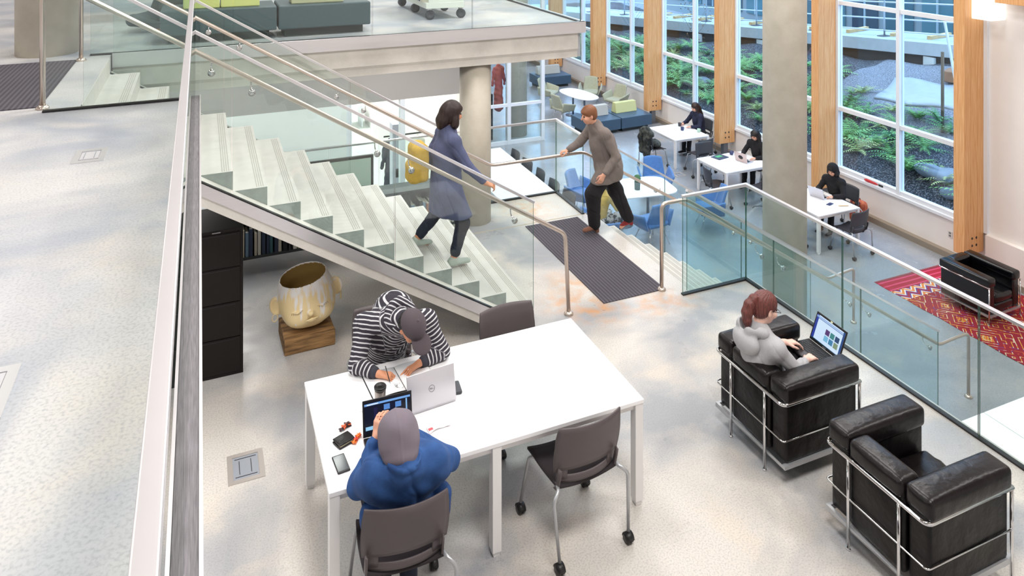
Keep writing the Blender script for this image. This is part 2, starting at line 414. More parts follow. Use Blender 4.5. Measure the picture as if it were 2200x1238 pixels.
guard('glass_guard', 'glass guard along the balcony edge in front of the slate benches', [(-1.08,9.06,L2),(0.35,9.06,L2),(1.95,9.06,L2),(3.25,9.06,L2),(4.84,9.06,L2)])
guard('glass_guard', 'glass guard on the balcony end facing the tall windows', [(4.84,9.08,L2),(4.84,11.5,L2),(4.84,14,L2),(4.84,17,L2)])
guard('glass_guard', 'low glass guard behind the round column on the far side of the landing', [(0.2,9.80,0),(1.55,9.80,0),(2.2,9.80,0),(3.3,9.80,0),(4.82,9.80,0),(4.82,8.96,0)], gm=GLS)
guard('glass_guard', 'glass guard round the landing corner by the black leather armchairs', [(4.80,6.68,0),(5.66,6.68,0),(5.66,5.32,0),(5.66,3.97,0),(5.66,2.6,0),(5.66,1.2,0),(5.66,-0.2,0)], gm=GLS2, capw=0.04)
# ---- tube handrails with brackets
def handrail(label, pts, y, brackets, gy, r=0.021, feet=()):
    b = Vector(pts[0]); t = thing('handrail', label, 'handrail', tuple(b))
    P = fillet([Vector(p)-b for p in pts], 0.07)
    G().tube(P, r, 14).build('rail', STEELT, t)
    for (x, z) in brackets:
        p = Vector((x, y, z))-b; q = Vector((x-0.0, gy, z-0.10))-b; s_ = 1 if gy > y else -1
        g = G().tube(fillet([p+Vector((0,0,-0.018)), p+Vector((0,0,-0.075)), q+Vector((0,-0.01*s_,0))], 0.03, 3), 0.006, 8)
        g.tube([q+Vector((0,-0.016*s_,0)), q+Vector((0,-0.002*s_,0))], 0.030, 16)
        g.tube([q+Vector((0,-0.022*s_,0)), q+Vector((0,-0.016*s_,0))], 0.014, 12)
        g.build('bracket', CHROME, t)
    for f in feet:
        f = Vector(f)-b; G().lathe([(0.048,0),(0.048,0.012),(0.03,0.03),(0.022,0.032)], 20, 0, Matrix.Translation(f)).build('base_flange', STEELT, t)
def hz(x): return zs(x, S1x, S1z)+0.885
br = [(x+d, hz(x+d)) for x in (0.25, 1.65) for d in (-0.16, 0.16)]+[(2.85, hz(2.85))]
handrail('near tube handrail of the upper flight, ending in a post by the grey mat', [(-1.14,6.82,L2),(-1.14,6.82,3.50),(-0.90,6.82,3.50)]+[(3.46,6.82,hz(3.46)),(3.50,6.82,0)], 6.82, br, 6.706, feet=[(-1.14,6.82,L2),(3.50,6.82,0)])
handrail('far tube handrail running from the upper flight past the landing to the lower flight', [(-1.13,8.80,L2),(-1.13,8.80,3.50),(-0.90,8.80,3.50),(3.41,8.80,0.905),(4.74,8.80,0.905),(9.05,8.80,zs(9.05,4.95,0)+0.885+0.0),(9.60,8.80,L0+0.86),(9.60,8.80,L0)], 8.80,
         br+[(x+d, zs(x+d,4.95,0)+0.885) for x in (6.11, 7.47) for d in (-0.16, 0.16)]+[(5.1, zs(5.1,4.95,0)+0.885)], 8.914, feet=[(-1.13,8.80,L2),(9.60,8.80,L0)])
handrail('near tube handrail of the lower flight, starting from a post at the mat corner', [(4.66,6.86,0),(4.66,6.86,0.94),(4.98,6.86,0.94),(9.0,6.86,zs(9.0,4.95,0)+0.885),(9.30,6.86,L0+0.86),(9.57,6.86,L0+0.86),(9.57,6.86,L0)], 6.86,
         [(x+d, zs(x+d,4.95,0)+0.885) for x in (6.11, 7.47) for d in (-0.16, 0.16)]+[(8.7, zs(8.7,4.95,0)+0.885)], 6.746, feet=[(4.66,6.86,0),(9.57,6.86,L0)])
# ---- concrete columns
def column(x, y, z0, z1, r, label):
    t = G().lathe([(r, 0), (r, z1-z0)], 48).build('concrete_column', CONC_D); t.location = (x, y, z0)
    tag(t, label, 'column', kind='structure')
column(3.40, 9.36, 0, 2.12, 0.21, 'round concrete column on the landing under the balcony beam')
column(8.60, 9.24, L0, 8, 0.335, 'tall round concrete column beyond the lower flight')
column(8.50, 19.9, L0, 8, 0.31, 'round concrete column behind the far glass partition')
column(-1.53, 9.42, L2, 8, 0.30, 'round concrete column on the upper floor by the stair head')
# ---- glulam posts
knot = pm('bolt_plug', (52,48,44), 0.5)
for k in range(-1, 7):
    y = 9.07+3.385*k
    if k < 0: continue
    t = thing('timber_post', ['orange fir post at the near end of the windows beside the black armchair', 'timber post behind the person in black with the laptop', 'timber post between the two nearer window tables', 'timber post behind the lime bolster bench', 'timber post beside the sage armchairs', 'timber post at the back partly under the balcony beam', 'farthest timber post along the windows'][k], 'post', (12.80, y+0.105, L0))
    g = G()
    for j in range(3): g.box(-0.25+0.167*j, -0.25+0.167*(j+1)-0.002, -0.105, 0.105, 0.40, 9.31)
    g.build('glulam', TIMBER, t, 0.004)
    b = G()
    for bx in (-0.05, 0.06):
        for bz in (0.55, 0.68): b.tube([(bx,-0.108,bz),(bx,-0.10,bz)], 0.022, 12)
    b.build('bolt', knot, t)
    G().cbox((0,0,0.205), (0.14,0.12,0.39)).cbox((0,0,0.008), (0.3,0.2,0.016)).build('steel_foot', pm('galvanised', (120,124,132), 0.5, 0.5), t)
t = G().box(12.78,13.08,-3.5,9.03,2.52,2.95).build('timber_beam', TIMBER, None, 0.004); tag(t, 'horizontal fir beam high on the white wall past the last post', 'beam', kind='structure')
# ---- windows: frames and panes per bay
zt = (-1.66, -0.33, 2.02, 4.4, 6.8)
for k in range(0, 6):
    ya = 9.30+3.385*k; yb = ya+3.14; ym = (ya+yb)/2
    g = G()
    for y in (ya, ym, yb): g.box(13.06, 13.20, y-0.04, y+0.04, -1.66, 8)
    for z in zt: g.box(13.08, 13.19, ya, yb, z-0.0, z+0.085)
    w = struct('window_%d' % (k+1), g, ALU)
    g = G()
    for (a, b) in ((ya+0.04, ym-0.04), (ym+0.04, yb-0.04)):
        for i in range(4): g.box(13.13, 13.145, a, b, zt[i]+0.085, zt[i+1])
    g.build('pane', WIN, w)
struct('wall_mullion_1', G().box(13.05,13.22,9.0,9.27,-1.7,8), ALU)
struct('ceiling_eave', G().box(13.0,13.35,9.1,32,6.9,8), PLASTER)
# ---- entrance mats
def flatmat(label, x0, x1, y0, y1, z):
    t = G().box(x0,x1,y0,y1,0,0.008).build('entrance_mat', MATT); t.location = (0,0,z); tag(t, label, 'mat')
flatmat('dark ribbed entrance mat on the landing between the two flights', 3.93, 4.70, 6.85, 8.90, 0)
flatmat('dark ribbed entrance mat on the upper floor at the stair head', -2.0, -1.17, 6.87, 8.84, L2)
struct('trim_joint_1', G().box(3.0,4.9,8.96,8.975,0,0.0015), pm('joint_line', (184,170,146), 0.7))
# ---- floor boxes
def floorbox(x0, x1, y0, y1, z, label):
    c1, c2 = ((198,190,184),(160,165,174)) if z < 1 else ((214,214,216),(208,208,212)); sfx = '' if z < 1 else '_pale'
    t = thing('floor_box', label, 'floor box', ((x0+x1)/2, (y0+y1)/2, z)); w = (x1-x0)/2; h = (y1-y0)/2
    g = G()
    for a in ((-w,w,-h,-h+0.035),(-w,w,h-0.035,h),(-w,-w+0.035,-h+0.035,h-0.035),(w-0.035,w,-h+0.035,h-0.035)): g.box(a[0],a[1],a[2],a[3],0,0.006)
    g.build('frame', pm('zinc'+sfx, c1, 0.4, 0.5), t)
    c = G().box(-w+0.038,w-0.038,-h+0.038,h-0.038,0,0.004).build('cover', pm('box_cover'+sfx, c2, 0.5, 0.3), t)
    g = G()
    for sx in (-0.35, 0.3): g.cbox((sx*w,0,0.005),(0.004,h*0.9,0.003))
    g.cbox((0,-h*0.62,0.005),(w*1.2,0.004,0.003)).cbox((0,h*0.6,0.005),(w*1.2,0.004,0.003))
    g.build('cable_slot', BLACKP if z < 1 else pm('slot_grey', (150,152,158), 0.6), t)
floorbox(0.19,0.445,5.74,6.05,0,'square metal floor box on the landing left of the white table')
floorbox(-0.735,-0.555,5.28,5.55,L2,'faint metal floor box on the upper floor toward the stair')
floorbox(-0.83,-0.57,2.74,3.04,L2,'metal floor box cut by the photo edge on the upper floor')
floorbox(10.78,11.05,15.2,15.45,L0,'small floor plate between the two far window tables')
floorbox(9.9,10.1,17.3,17.5,L0,'small floor plate in front of the slate ottoman')
# ---- rooms behind, under the balcony
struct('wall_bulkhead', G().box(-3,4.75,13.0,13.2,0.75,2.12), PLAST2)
struct('wall_white', G().box(-3,2.35,13.0,13.15,L0,0.75), pm('white_gloss', (240,243,241), 0.4))
g = G()
for x in (2.35, 3.30, 4.68): g.box(x, x+0.09, 13.0, 13.12, L0, 0.75)
g.box(2.36,4.74,13.01,13.11,L0,L0+0.1)
struct('trim_partition_1', g, ALU)
struct('window_7', G().box(2.44,3.30,13.05,13.062,L0+0.1,0.75).box(3.39,4.68,13.05,13.062,L0+0.1,0.75), GLS)
g = G()
for x in (5.2, 7.9, 8.94): g.box(x, x+0.10, 19.1, 19.2, L0, 2.12)
g.box(5.21,9.03,19.11,19.19,L0,L0+0.1).box(5.21,9.03,19.11,19.19,L0+1.05,L0+1.13)
struct('trim_partition_2', g, ALU)
struct('window_8', G().box(5.3,7.9,19.14,19.152,L0+0.1,2.1).box(8.0,8.94,19.14,19.152,L0+0.1,2.1), GLS)
struct('floor_room', G().box(-3,4.7,13.2,27,L0,L0+0.006), pm('white_resin', (232,232,228), 0.4))
struct('wall_shop', G().box(4.7,4.8,13.2,32,L0,2.12), PLASTER)
struct('wall_room', G().box(-3,4.7,27,27.2,L0,2.12), PLASTER)
# ------------------------------------------------------------------ furniture
def white_table(label, x0, x1, y0, y1, z0, h=0.74, legs=None, loc=True, rz=0, group=None, legw=0.055):
    cx, cy = (x0+x1)/2, (y0+y1)/2; w, d = (x1-x0)/2, (y1-y0)/2
    t = thing('white_table', label, 'table', (cx, cy, z0), rz, group)
    G().box(-w,w,-d,d,h-0.028,h).build('table_top', WHITE_TOP, t, 0.003)
    g = G().box(-w+0.05,w-0.05,-d+0.03,-d+0.06,h-0.075,h-0.028).box(-w+0.05,w-0.05,d-0.06,d-0.03,h-0.075,h-0.028).box(-w+0.02,-w+0.05,-d+0.05,d-0.05,h-0.075,h-0.028).box(w-0.05,w-0.02,-d+0.05,d-0.05,h-0.075,h-0.028)
    g.build('rail', WHITE_MET, t)
    for lx, ly in legs or [(-w,-d),(w,-d),(w,d),(-w,d)]:
        sx = 1 if lx <= -w+0.01 else (-1 if lx >= w-0.01 else 0); sy = 1 if ly < 0 else -1
        a = legw/2 if sx == 0 else 0
        xa, xb = (lx-a, lx+a) if sx == 0 else sorted((lx+0.004*sx, lx+(0.004+legw)*sx))
        ya, yb = sorted((ly+0.004*sy, ly+(0.004+legw*1.1)*sy))
        G().box(xa,xb,ya,yb,0.03,h-0.028).box(xa+0.008,xb-0.008,ya+0.008,yb-0.008,0,0.03).build('leg', WHITE_MET, t, 0.003)
    return t
white_table('big white table where two people work opposite each other', 0.70, 2.87, 4.44, 5.555, 0, legs=[(-1.085,-0.5575),(1.085,-0.5575),(1.085,0.5575),(-1.085,0.5575),(-0.02,-0.5575),(-0.02,0.5575)], legw=0.062)
white_table('white table with the red backpack beside it', 10.84, 11.90, 10.75, 11.92, L0)
white_table('white table with a tablet case and paper, second window table', 10.72, 12.0, 13.3, 14.35, L0)
white_table('farthest of the white window tables, with a long haired person', 11.03, 12.08, 15.65, 16.85, L0)
white_table('long white table with a row of charcoal chairs beyond the landing guard', 5.55, 6.77, 12.3, 16.85, L0)
white_table('white table below the glass guard, cut by the right photo edge, near half', 7.15, 8.40, 4.0, 5.84, L0)
white_table('white table below the glass guard, cut by the right photo edge, far half', 8.41, 9.75, 4.0, 5.84, L0)
# ---- shell chair on castors; faces +y
def shell_chair(name, label, shell, loc, rz, group=None):
    t = thing(name, label, 'chair', loc, rz, group)
    def seat(u, v):
        x = (u-0.5)*2; y = -0.19+v*0.42
        w = 0.228+0.012*math.sin(v*PI)
        return (x*w, y, 0.452-0.012*math.cos(x*1.4)-0.03*max(0, v-0.75)**1*2*(v > 0.75)+0.016*x*x)
    G().grid(seat, 12, 12, 0, -0.014).build('seat', [SEATP], t)
    def back(u, v):
        x = (u-0.5)*2; z = 0.570+v*0.275-0.020*(x*x)*(-1 if v > 0.6 else 0.5)
        hw = 0.244+0.012*math.sin(v*PI)-0.006*v
        return (x*hw, -0.215-0.055*v+0.055*x*x, z+(0.018*(1-x*x) if v > 0.95 else 0))
    g = G().grid(back, 16, 10, 0, 0.010)
    def low(u, v):
        x = (u-0.5)*2; dip = 0.055*(1-x*x)*(1 if v < 0.5 else 1)
        return (x*0.222, -0.205+0.05*x*x-0.0*v, 0.475+v*0.045+0.008*x*x)
    g.grid(low, 16, 3, 0, 0.010)
    for s in (-1, 1):
        def side(u, v, s=s):
            x = s*(0.155+0.07*u*(1)); xx = x/0.222
            return (x, -0.207+0.05*xx*xx-0.01*v, 0.500+v*0.085)
        g.grid(side, 3, 3, 0, 0.010*(s))
        g.grid(lambda u, v, s=s: (s*(0.216+0.004*u), -0.16-0.065*v+0.03*u, 0.44+0.16*v*v), 3, 5, 0, 0.012)
    g.build('backrest', shell, t)
    for s in (-1, 1):
        G().tube(fillet([(s*0.10,0.16,0.435),(s*0.20,0.16,0.435),(s*0.235,0.19,0.42),(s*0.262,0.262,0.075)], 0.05), 0.0115, 10).build('leg', SILVER, t)
        G().tube(fillet([(s*0.215,-0.15,0.47),(s*0.235,-0.215,0.475),(s*0.285,-0.235,0.43),(s*0.262,-0.27,0.075)], 0.05), 0.0115, 10).build('leg', SILVER, t)
        for y in (0.262, -0.27):
            c = G(); q = Vector((s*0.262, y, 0))
            for k in (-1, 1):
                c.tube([q+Vector((0.006*k,0,0.031)), q+Vector((0.024*k,0,0.031))], 0.031, 14)
            c.tube([q+Vector((0,0,0.03)), q+Vector((0,0,0.085))], 0.010, 8)
            c.grid(lambda u, v, q=q: (q.x+(v-0.5)*0.05, q.y+0.036*math.cos(PI*u), 0.031+0.036*math.sin(PI*u)), 8, 1, 0, 0.003)
            c.build('castor', BLACKP, t)
    return t
c0 = shell_chair('shell_chair', 'empty charcoal chair facing the near side of the white table', SHELL, (2.325,4.47,0), math.radians(4))
dup(c0, (1.085,4.285,0), math.radians(-4), 'charcoal chair under the person in the blue shirt')
dup(c0, (2.36,5.50,0), PI+math.radians(3), 'charcoal chair tucked in at the far side of the white table')
dup(c0, (1.36,5.90,0), PI+math.radians(-12), 'charcoal chair under the person in the striped hoodie')
c1 = shell_chair('shell_chair', 'dark chair piled with a jacket at the farthest window table', SHELL2, (10.72,16.15,L0), -PI/2)
for (x, y, r, l) in ((11.55,15.32,0.08,'empty dark chair at the near side of the farthest window table'), (12.48,16.52,PI/2,'dark chair holding the long haired person'),
                     (10.55,13.45,-PI/2-0.3,'empty dark chair at the left side of the middle window table'), (11.35,14.72,PI,'dark chair behind the tablet case at the middle window table'),
                     (12.25,13.95,PI/2,'dark chair holding the person with a fringe at the middle window table'), (11.45,12.95,0.1,'empty dark chair half hidden by the tall round column'),
                     (10.6,11.35,-PI/2,'dark chair at the left end of the nearest window table'), (11.52,10.62,0.1,'empty dark chair at the near side of the nearest window table'),
                     (12.18,11.45,PI/2,'dark chair holding the person in the black hood')):
    dup(c1, (x, y, L0), r, l)
for i in range(5):
    dup(c1, (6.66, 16.1-0.69*i, L0), PI/2+0.08*math.sin(i*2.1), 'charcoal chair in the row along the long white table', 'chairs along the long white table')
# ---- tubular steel leather armchair; faces +y locally
def lounge(name, label, loc, rz, lea, panel, w=0.76, d=0.74):
    t = thing(name, label, 'armchair', loc, rz)
    W, D = w/2, d/2; zr = 0.59
    for s in (-1, 1):
        G().rbox((s*(W-0.085), 0.01, 0.385), (0.150, d-0.05, 0.47), 0.022, 0, n=3, puff=0.004).build('side_panel', panel, t)
        G().rbox((s*(W-0.080), 0.01, 0.655), (0.185, d-0.02, 0.135), 0.032, 0, n=4, puff=0.009).build('arm_cushion', lea, t)
    G().rbox((0, -D+0.085, 0.385), (w-0.34, 0.140, 0.47), 0.03, 0, n=3).build('back_panel', panel, t)
    G().rbox((0, -D+0.090, 0.65), (w-0.36, 0.165, 0.13), 0.032, 0, n=4, puff=0.009).build('back_cushion', lea, t)
    G().rbox((0, 0.085, 0.235), (w-0.33, d-0.19, 0.14), 0.03, 0, n=3).build('lower_cushion', panel, t)
    # creased seat cushion
    g = G().rbox((0, 0.085, 0.375), (w-0.335, d-0.19, 0.15), 0.045, 0, n=4, puff=0.02)
    for i, p in enumerate(g.v):
        if p[2] > 0.40:
            k = 0.006*math.sin((p[0]*0.8+p[1])*58+3*math.sin(p[0]*11))*math.exp(-((p[0]-0.0)**2)*18)
            g.v[i] = (p[0], p[1], p[2]+k)
    g.build('seat_cushion', lea, t)
    top = fillet([(-W, D+0.01, zr), (-W, -D, zr), (W, -D, zr), (W, D+0.01, zr)], 0.05)
    G().tube(top, 0.0135, 12).build('top_rail', CHROME, t)
    mid = fillet([(-W, D, 0.33), (-W, -D, 0.33), (W, -D, 0.33), (W, D, 0.33)], 0.03)
    G().tube(mid, 0.006, 8).build('mid_rail', CHROME, t)
    G().bar([(-W+0.01, D, 0.14), (-W+0.01, -D+0.01, 0.14), (W-0.01, -D+0.01, 0.14), (W-0.01, D, 0.14), (-W+0.01, D, 0.14)], 0.022, 0.026).build('base_rail', SILVER, t)
    for (x, y) in ((-W+0.19,-D-0.002), (W-0.19,-D-0.002), (-W,D), (W,D)):
        g = G().tube([(x,y,0.012),(x,y,zr)], 0.0115, 10).tube([(x,y,0),(x,y,0.012)], 0.016, 10); g.build('leg', CHROME, t)
    return t
lounge('leather_armchair', 'black leather armchair with chrome tubes holding the ponytailed person', (4.245,4.555,0), -PI/2, LEATHER, LEATHERP)
lounge('leather_armchair', 'empty black leather armchair with chrome tubes at the lower right corner', (4.27,3.425,0), -PI/2, LEATHER, LEATHERP)
lounge('leather_armchair', 'glossy black leather armchair standing on the red patterned rug', (11.86,8.33,L0), PI+0.03, LEATHERB, LEATHERB, 0.78, 0.86)
# ---- rug
def rug_mat():
    m = bpy.data.materials.new('kilim'); m.use_nodes = True; t = m.node_tree; b = t.nodes['Principled BSDF']; b.inputs['Roughness'].default_value = 0.95
    tc = N(t, 'ShaderNodeTexCoord'); sx = N(t, 'ShaderNodeSeparateXYZ'); t.links.new(tc.outputs['Object'], sx.inputs[0])
    X, Y = sx.outputs[0], sx.outputs[1]
    def tri(v, p):   # triangle wave 0..1
        return mth(t, 'MULTIPLY', mth(t, 'PINGPONG', v, p), 1.0/p)
    # stepped diamonds: |x|+|y| in cells
    a = mth(t, 'SNAP', tri(X, 0.24), 0.125); c = mth(t, 'SNAP', tri(Y, 0.20), 0.125)
    dmd = mth(t, 'ADD', a, c)
    ring = mth(t, 'PINGPONG', dmd, 0.25)
    r1 = N(t, 'ShaderNodeValToRGB'); r1.color_ramp.interpolation = 'CONSTANT'
    cols = [(0, (140,22,42)), (0.30, (150,26,46)), (0.50, (216,160,60)), (0.56, (140,22,42)), (0.76, (226,204,172)), (0.82, (124,18,44)), (0.95, (196,66,50))]
    e = r1.color_ramp.elements
    while len(e) < len(cols): e.new(0.5)
    for k, (p, cc) in enumerate(cols): e[k].position = p; e[k].color = (*srgb(cc), 1)
    t.links.new(mth(t, 'MULTIPLY', ring, 4.0), r1.inputs[0])
    # large scale mask keeps red field between motifs
    v = N(t, 'ShaderNodeTexVoronoi'); v.inputs['Scale'].default_value = 2.6; v.feature = 'F1'; v.distance = 'MANHATTAN'; t.links.new(tc.outputs['Object'], v.inputs[0])
    mk = mth(t, 'LESS_THAN', v.outputs['Distance'], 0.36)
    mk2 = mth(t, 'LESS_THAN', mth(t, 'PINGPONG', v.outputs['Distance'], 0.13), 0.020)
    mx = N(t, 'ShaderNodeMix'); mx.data_type = 'RGBA'; t.links.new(mk, mx.inputs[0]); mx.inputs[6].default_value = (*srgb((150,28,46)), 1); t.links.new(r1.outputs[0], mx.inputs[7])
    m3 = N(t, 'ShaderNodeMix'); m3.data_type = 'RGBA'; t.links.new(mk2, m3.inputs[0]); t.links.new(mx.outputs[2], m3.inputs[6]); m3.inputs[7].default_value = (*srgb((220,150,60)), 1)
    nz = N(t, 'ShaderNodeTexNoise'); nz.inputs['Scale'].default_value = 3.5; t.links.new(tc.outputs['Object'], nz.inputs[0])
    r4 = N(t, 'ShaderNodeValToRGB'); r4.color_ramp.interpolation = 'CONSTANT'; e4 = r4.color_ramp.elements
    for _ in range(3): e4.new(0.5)
    for k, (p, cc) in enumerate([(0, (226,208,178)), (0.42, (222,158,60)), (0.52, (226,214,190)), (0.57, (92,70,150)), (0.62, (214,100,54))]): e4[k].position = p; e4[k].color = (*srgb(cc), 1)
    t.links.new(nz.outputs['Fac'], r4.inputs[0]); t.links.new(r4.outputs[0], m3.inputs[7])
    # zig-zag band near the far end: chevrons in purple, white, orange
    zz = mth(t, 'PINGPONG', mth(t, 'ADD', mth(t, 'MULTIPLY', Y, 1.0), mth(t, 'PINGPONG', X, 0.12)), 0.11)
    r2 = N(t, 'ShaderNodeValToRGB'); r2.color_ramp.interpolation = 'CONSTANT'
    cols = [(0, (226,132,60)), (0.25, (232,222,214)), (0.5, (98,60,140)), (0.75, (160,30,50))]; e = r2.color_ramp.elements
    while len(e) < len(cols): e.new(0.5)
    for k, (p, cc) in enumerate(cols): e[k].position = p; e[k].color = (*srgb(cc), 1)
    t.links.new(mth(t, 'MULTIPLY', zz, 9.0), r2.inputs[0])
    band = mth(t, 'MULTIPLY', mth(t, 'GREATER_THAN', Y, 0.82), mth(t, 'LESS_THAN', Y, 1.10))
    m4 = N(t, 'ShaderNodeMix'); m4.data_type = 'RGBA'; t.links.new(band, m4.inputs[0]); t.links.new(m3.outputs[2], m4.inputs[6]); t.links.new(r2.outputs[0], m4.inputs[7])
    hem = mth(t, 'GREATER_THAN', Y, 1.12); st = mth(t, 'GREATER_THAN', mth(t, 'PINGPONG', Y, 0.06), 0.045)
    hc = N(t, 'ShaderNodeMix'); hc.data_type = 'RGBA'; t.links.new(st, hc.inputs[0]); hc.inputs[6].default_value = (*srgb((168,28,52)), 1); hc.inputs[7].default_value = (*srgb((214,70,110)), 1)
    m5 = N(t, 'ShaderNodeMix'); m5.data_type = 'RGBA'; t.links.new(hem, m5.inputs[0]); t.links.new(m4.outputs[2], m5.inputs[6]); t.links.new(hc.outputs[2], m5.inputs[7])
    t.links.new(m5.outputs[2], b.inputs['Base Color'])
    return m
def rugg(u, v):
    x = -0.97+1.94*u; y = -1.42+2.84*v
    return (x+0.008*math.sin(y*9), y+0.008*math.sin(x*11), 0.010+0.002*math.sin(x*7+y*5))
t = thing('patterned_rug', 'red woven rug with zigzag and diamond patterns under the far black armchair', 'rug', (11.93, 8.13, L0))
G().grid(rugg, 30, 40, 0, 0.008).build('rug_field', rug_mat(), t)
g = G()
for i in range(90):
    x = -0.965+1.93*i/89
    g.box(x-0.004, x+0.004, 1.42, 1.47+0.01*math.sin(i*3), 0.002, 0.006)
g.build('fringe', pm('fringe_wool', (170,40,60), 0.95), t)
# ---- ottoman benches with bolsters (lower lounge and upper floor)
def ottoman(name, label, loc, rz, w, d, h, m, group=None):
    t = thing(name, label, 'bench', loc, rz, group)
    G().box(-w/2,w/2,-d/2,d/2,0.10,h).build('seat_block', m, t, 0.015)
    G().box(-w/2+0.08,w/2-0.08,-d/2+0.10,d/2-0.08,0.0,0.10).build('plinth', pm('dark_plinth', (52,60,62), 0.5), t)
    return t
def bolster(label, loc, rz, w, m):
    t = G().prism([(-0.14,0),(0.14,0),(0.075,0.30),(-0.075,0.30)], -w/2, w/2, 'x').build('bolster_cushion', m, None, 0.012)
    t.location = loc; t.rotation_euler = (0,0,rz); return tag(t, label, 'cushion')
ottoman('ottoman', 'slate ottoman behind the walking person, holding a grey bolster', (10.80,19.3,L0), 0.06, 1.12, 0.98, 0.42, OTTO)
ottoman('ottoman', 'slate ottoman against the windows, holding the pale lime bolster', (11.93,19.36,L0), 0.06, 1.08, 0.98, 0.42, OTTO)
ottoman('ottoman', 'slate ottoman in the far window corner with a grey bolster', (12.0,24.9,L0), 0.0, 1.3, 0.9, 0.42, OTTO)
bolster('grey wedge bolster on the ottoman behind the walking person', (10.86,19.42,L0+0.422), 0.06, 0.75, GREYF)
bolster('pale lime wedge bolster on the slate ottoman', (11.88,19.48,L0+0.422), 0.06, 0.75, LIME2)
bolster('grey wedge bolster on the farthest slate ottoman', (11.95,25.0,L0+0.422), 0, 0.9, GREYF)
ottoman('ottoman', 'slate bench on the balcony under the lime bolsters, left of the other', (0.22,9.70,L2), 0, 1.28, 0.62, 0.39, OTTOU)
ottoman('ottoman', 'slate bench on the balcony under the khaki bolster', (1.44,9.70,L2), 0, 1.12, 0.62, 0.39, OTTOU)
bolster('lime green bolster on the balcony bench, left one', (0.02,9.62,L2+0.392), 0, 0.40, LIME)
bolster('lime green bolster on the balcony bench, right one', (0.45,9.62,L2+0.392), 0, 0.44, LIME)
bolster('khaki bolster on the right balcony bench', (1.36,9.62,L2+0.392), 0, 0.64, BEIGE)
# ---- felt shell armchairs; faces +y
def felt_chair(name, label, m, loc, rz, group=None):
    t = thing(name, label, 'armchair', loc, rz, group)
    G().rbox((0, 0.02, 0.41), (0.50, 0.50, 0.10), 0.045, 0, n=3, puff=0.012).build('seat', m, t)
    def bk(u, v):
        x = (u-0.5)*2
        w = 0.27*(1-0.20*v)
        return (x*w, -0.21-0.14*v+0.07*x*x*(1-0.3*v), 0.36+0.50*v-0.02*x*x*v)
    G().grid(bk, 12, 10, 0, 0.045).build('backrest', m, t)
    for s in (-1, 1):
        def arm(u, v, s=s):
            y = -0.22+0.46*u; z = 0.36+v*(0.30-0.10*u)
            return (s*(0.25+0.10*v+0.015*math.sin(PI*u)), y, z)
        G().grid(arm, 10, 6, 0, -0.035*s).build('arm', m, t)
    for sx in (-1, 1):
        for sy in (-1, 1):
            G().tube([(sx*0.14, sy*0.12, 0.36), (sx*0.25, sy*0.25, 0.0)], 0.009, 8).build('leg', CHROME, t)
    return t
s0 = felt_chair('felt_armchair', 'sage armchair nearest the glass partition, seen from behind', SAGE, (10.32,20.55,L0), -PI/2+0.2)
dup(s0, (10.75,22.45,L0), PI+0.7, 'sage armchair half hidden by the partition post')
dup(s0, (12.1,22.0,L0), PI-0.6, 'sage armchair beyond the oval table facing the viewer')
dup(s0, (12.35,20.75,L0), PI/2+0.35, 'sage armchair by the windows behind the lime bolster')
b0 = felt_chair('felt_armchair', 'blue armchair on the near side of the white lounge table, seen from behind', BLUEF, (8.22,12.45,L0), 0.12)
dup(b0, (9.55,14.3,L0), PI-0.35, 'blue armchair facing the viewer beyond the lounge table')
dup(b0, (9.72,12.55,L0), PI/2-0.45, 'blue armchair at the right of the lounge table behind the glass corner')
b3 = dup(b0, (7.62,14.25,L0), PI+0.6, 'blue armchair partly hidden behind the walking person')
dup(b0, (7.10,12.60,L0), 0.35-PI/2, 'blue armchair under the seated person in ochre')
# ---- oval and round tables
def pedestal_table(name, label, loc, rz, a, b, legs, n=40, p=2.6):
    t = thing(name, label, 'table', loc, rz)
    poly = []
    for i in range(n):
        an = 2*PI*i/n; c, s_ = math.cos(an), math.sin(an)
        poly.append((a*abs(c)**(2/p)*(1 if c >= 0 else -1), b*abs(s_)**(2/p)*(1 if s_ >= 0 else -1)))
    G().prism(poly, 0.71, 0.735).build('table_top', WHITE_TOP, t, 0.004)
    for x in legs:
        G().lathe([(0.03,0.02),(0.03,0.71)], 14, 0, Matrix.Translation((x,0,0))).build('leg', pm('steel_blue_metal', (118,130,150), 0.4, 0.5), t)
        G().lathe([(0.24,0),(0.24,0.012),(0.05,0.022)], 24, 0, Matrix.Translation((x,0,0))).build('base_disc', pm('steel_blue_metal', (118,130,150), 0.4, 0.5), t)
    return t
pedestal_table('oval_table', 'white oval table among the sage armchairs', (11.0,20.75,L0), PI/2+0.15, 0.80, 0.40, (-0.3, 0.3))
pedestal_table('lounge_table', 'white lounge table among the blue armchairs with a potted cactus', (8.42,13.38,L0), -0.14, 0.82, 0.52, (-0.3, 0.3), p=5)
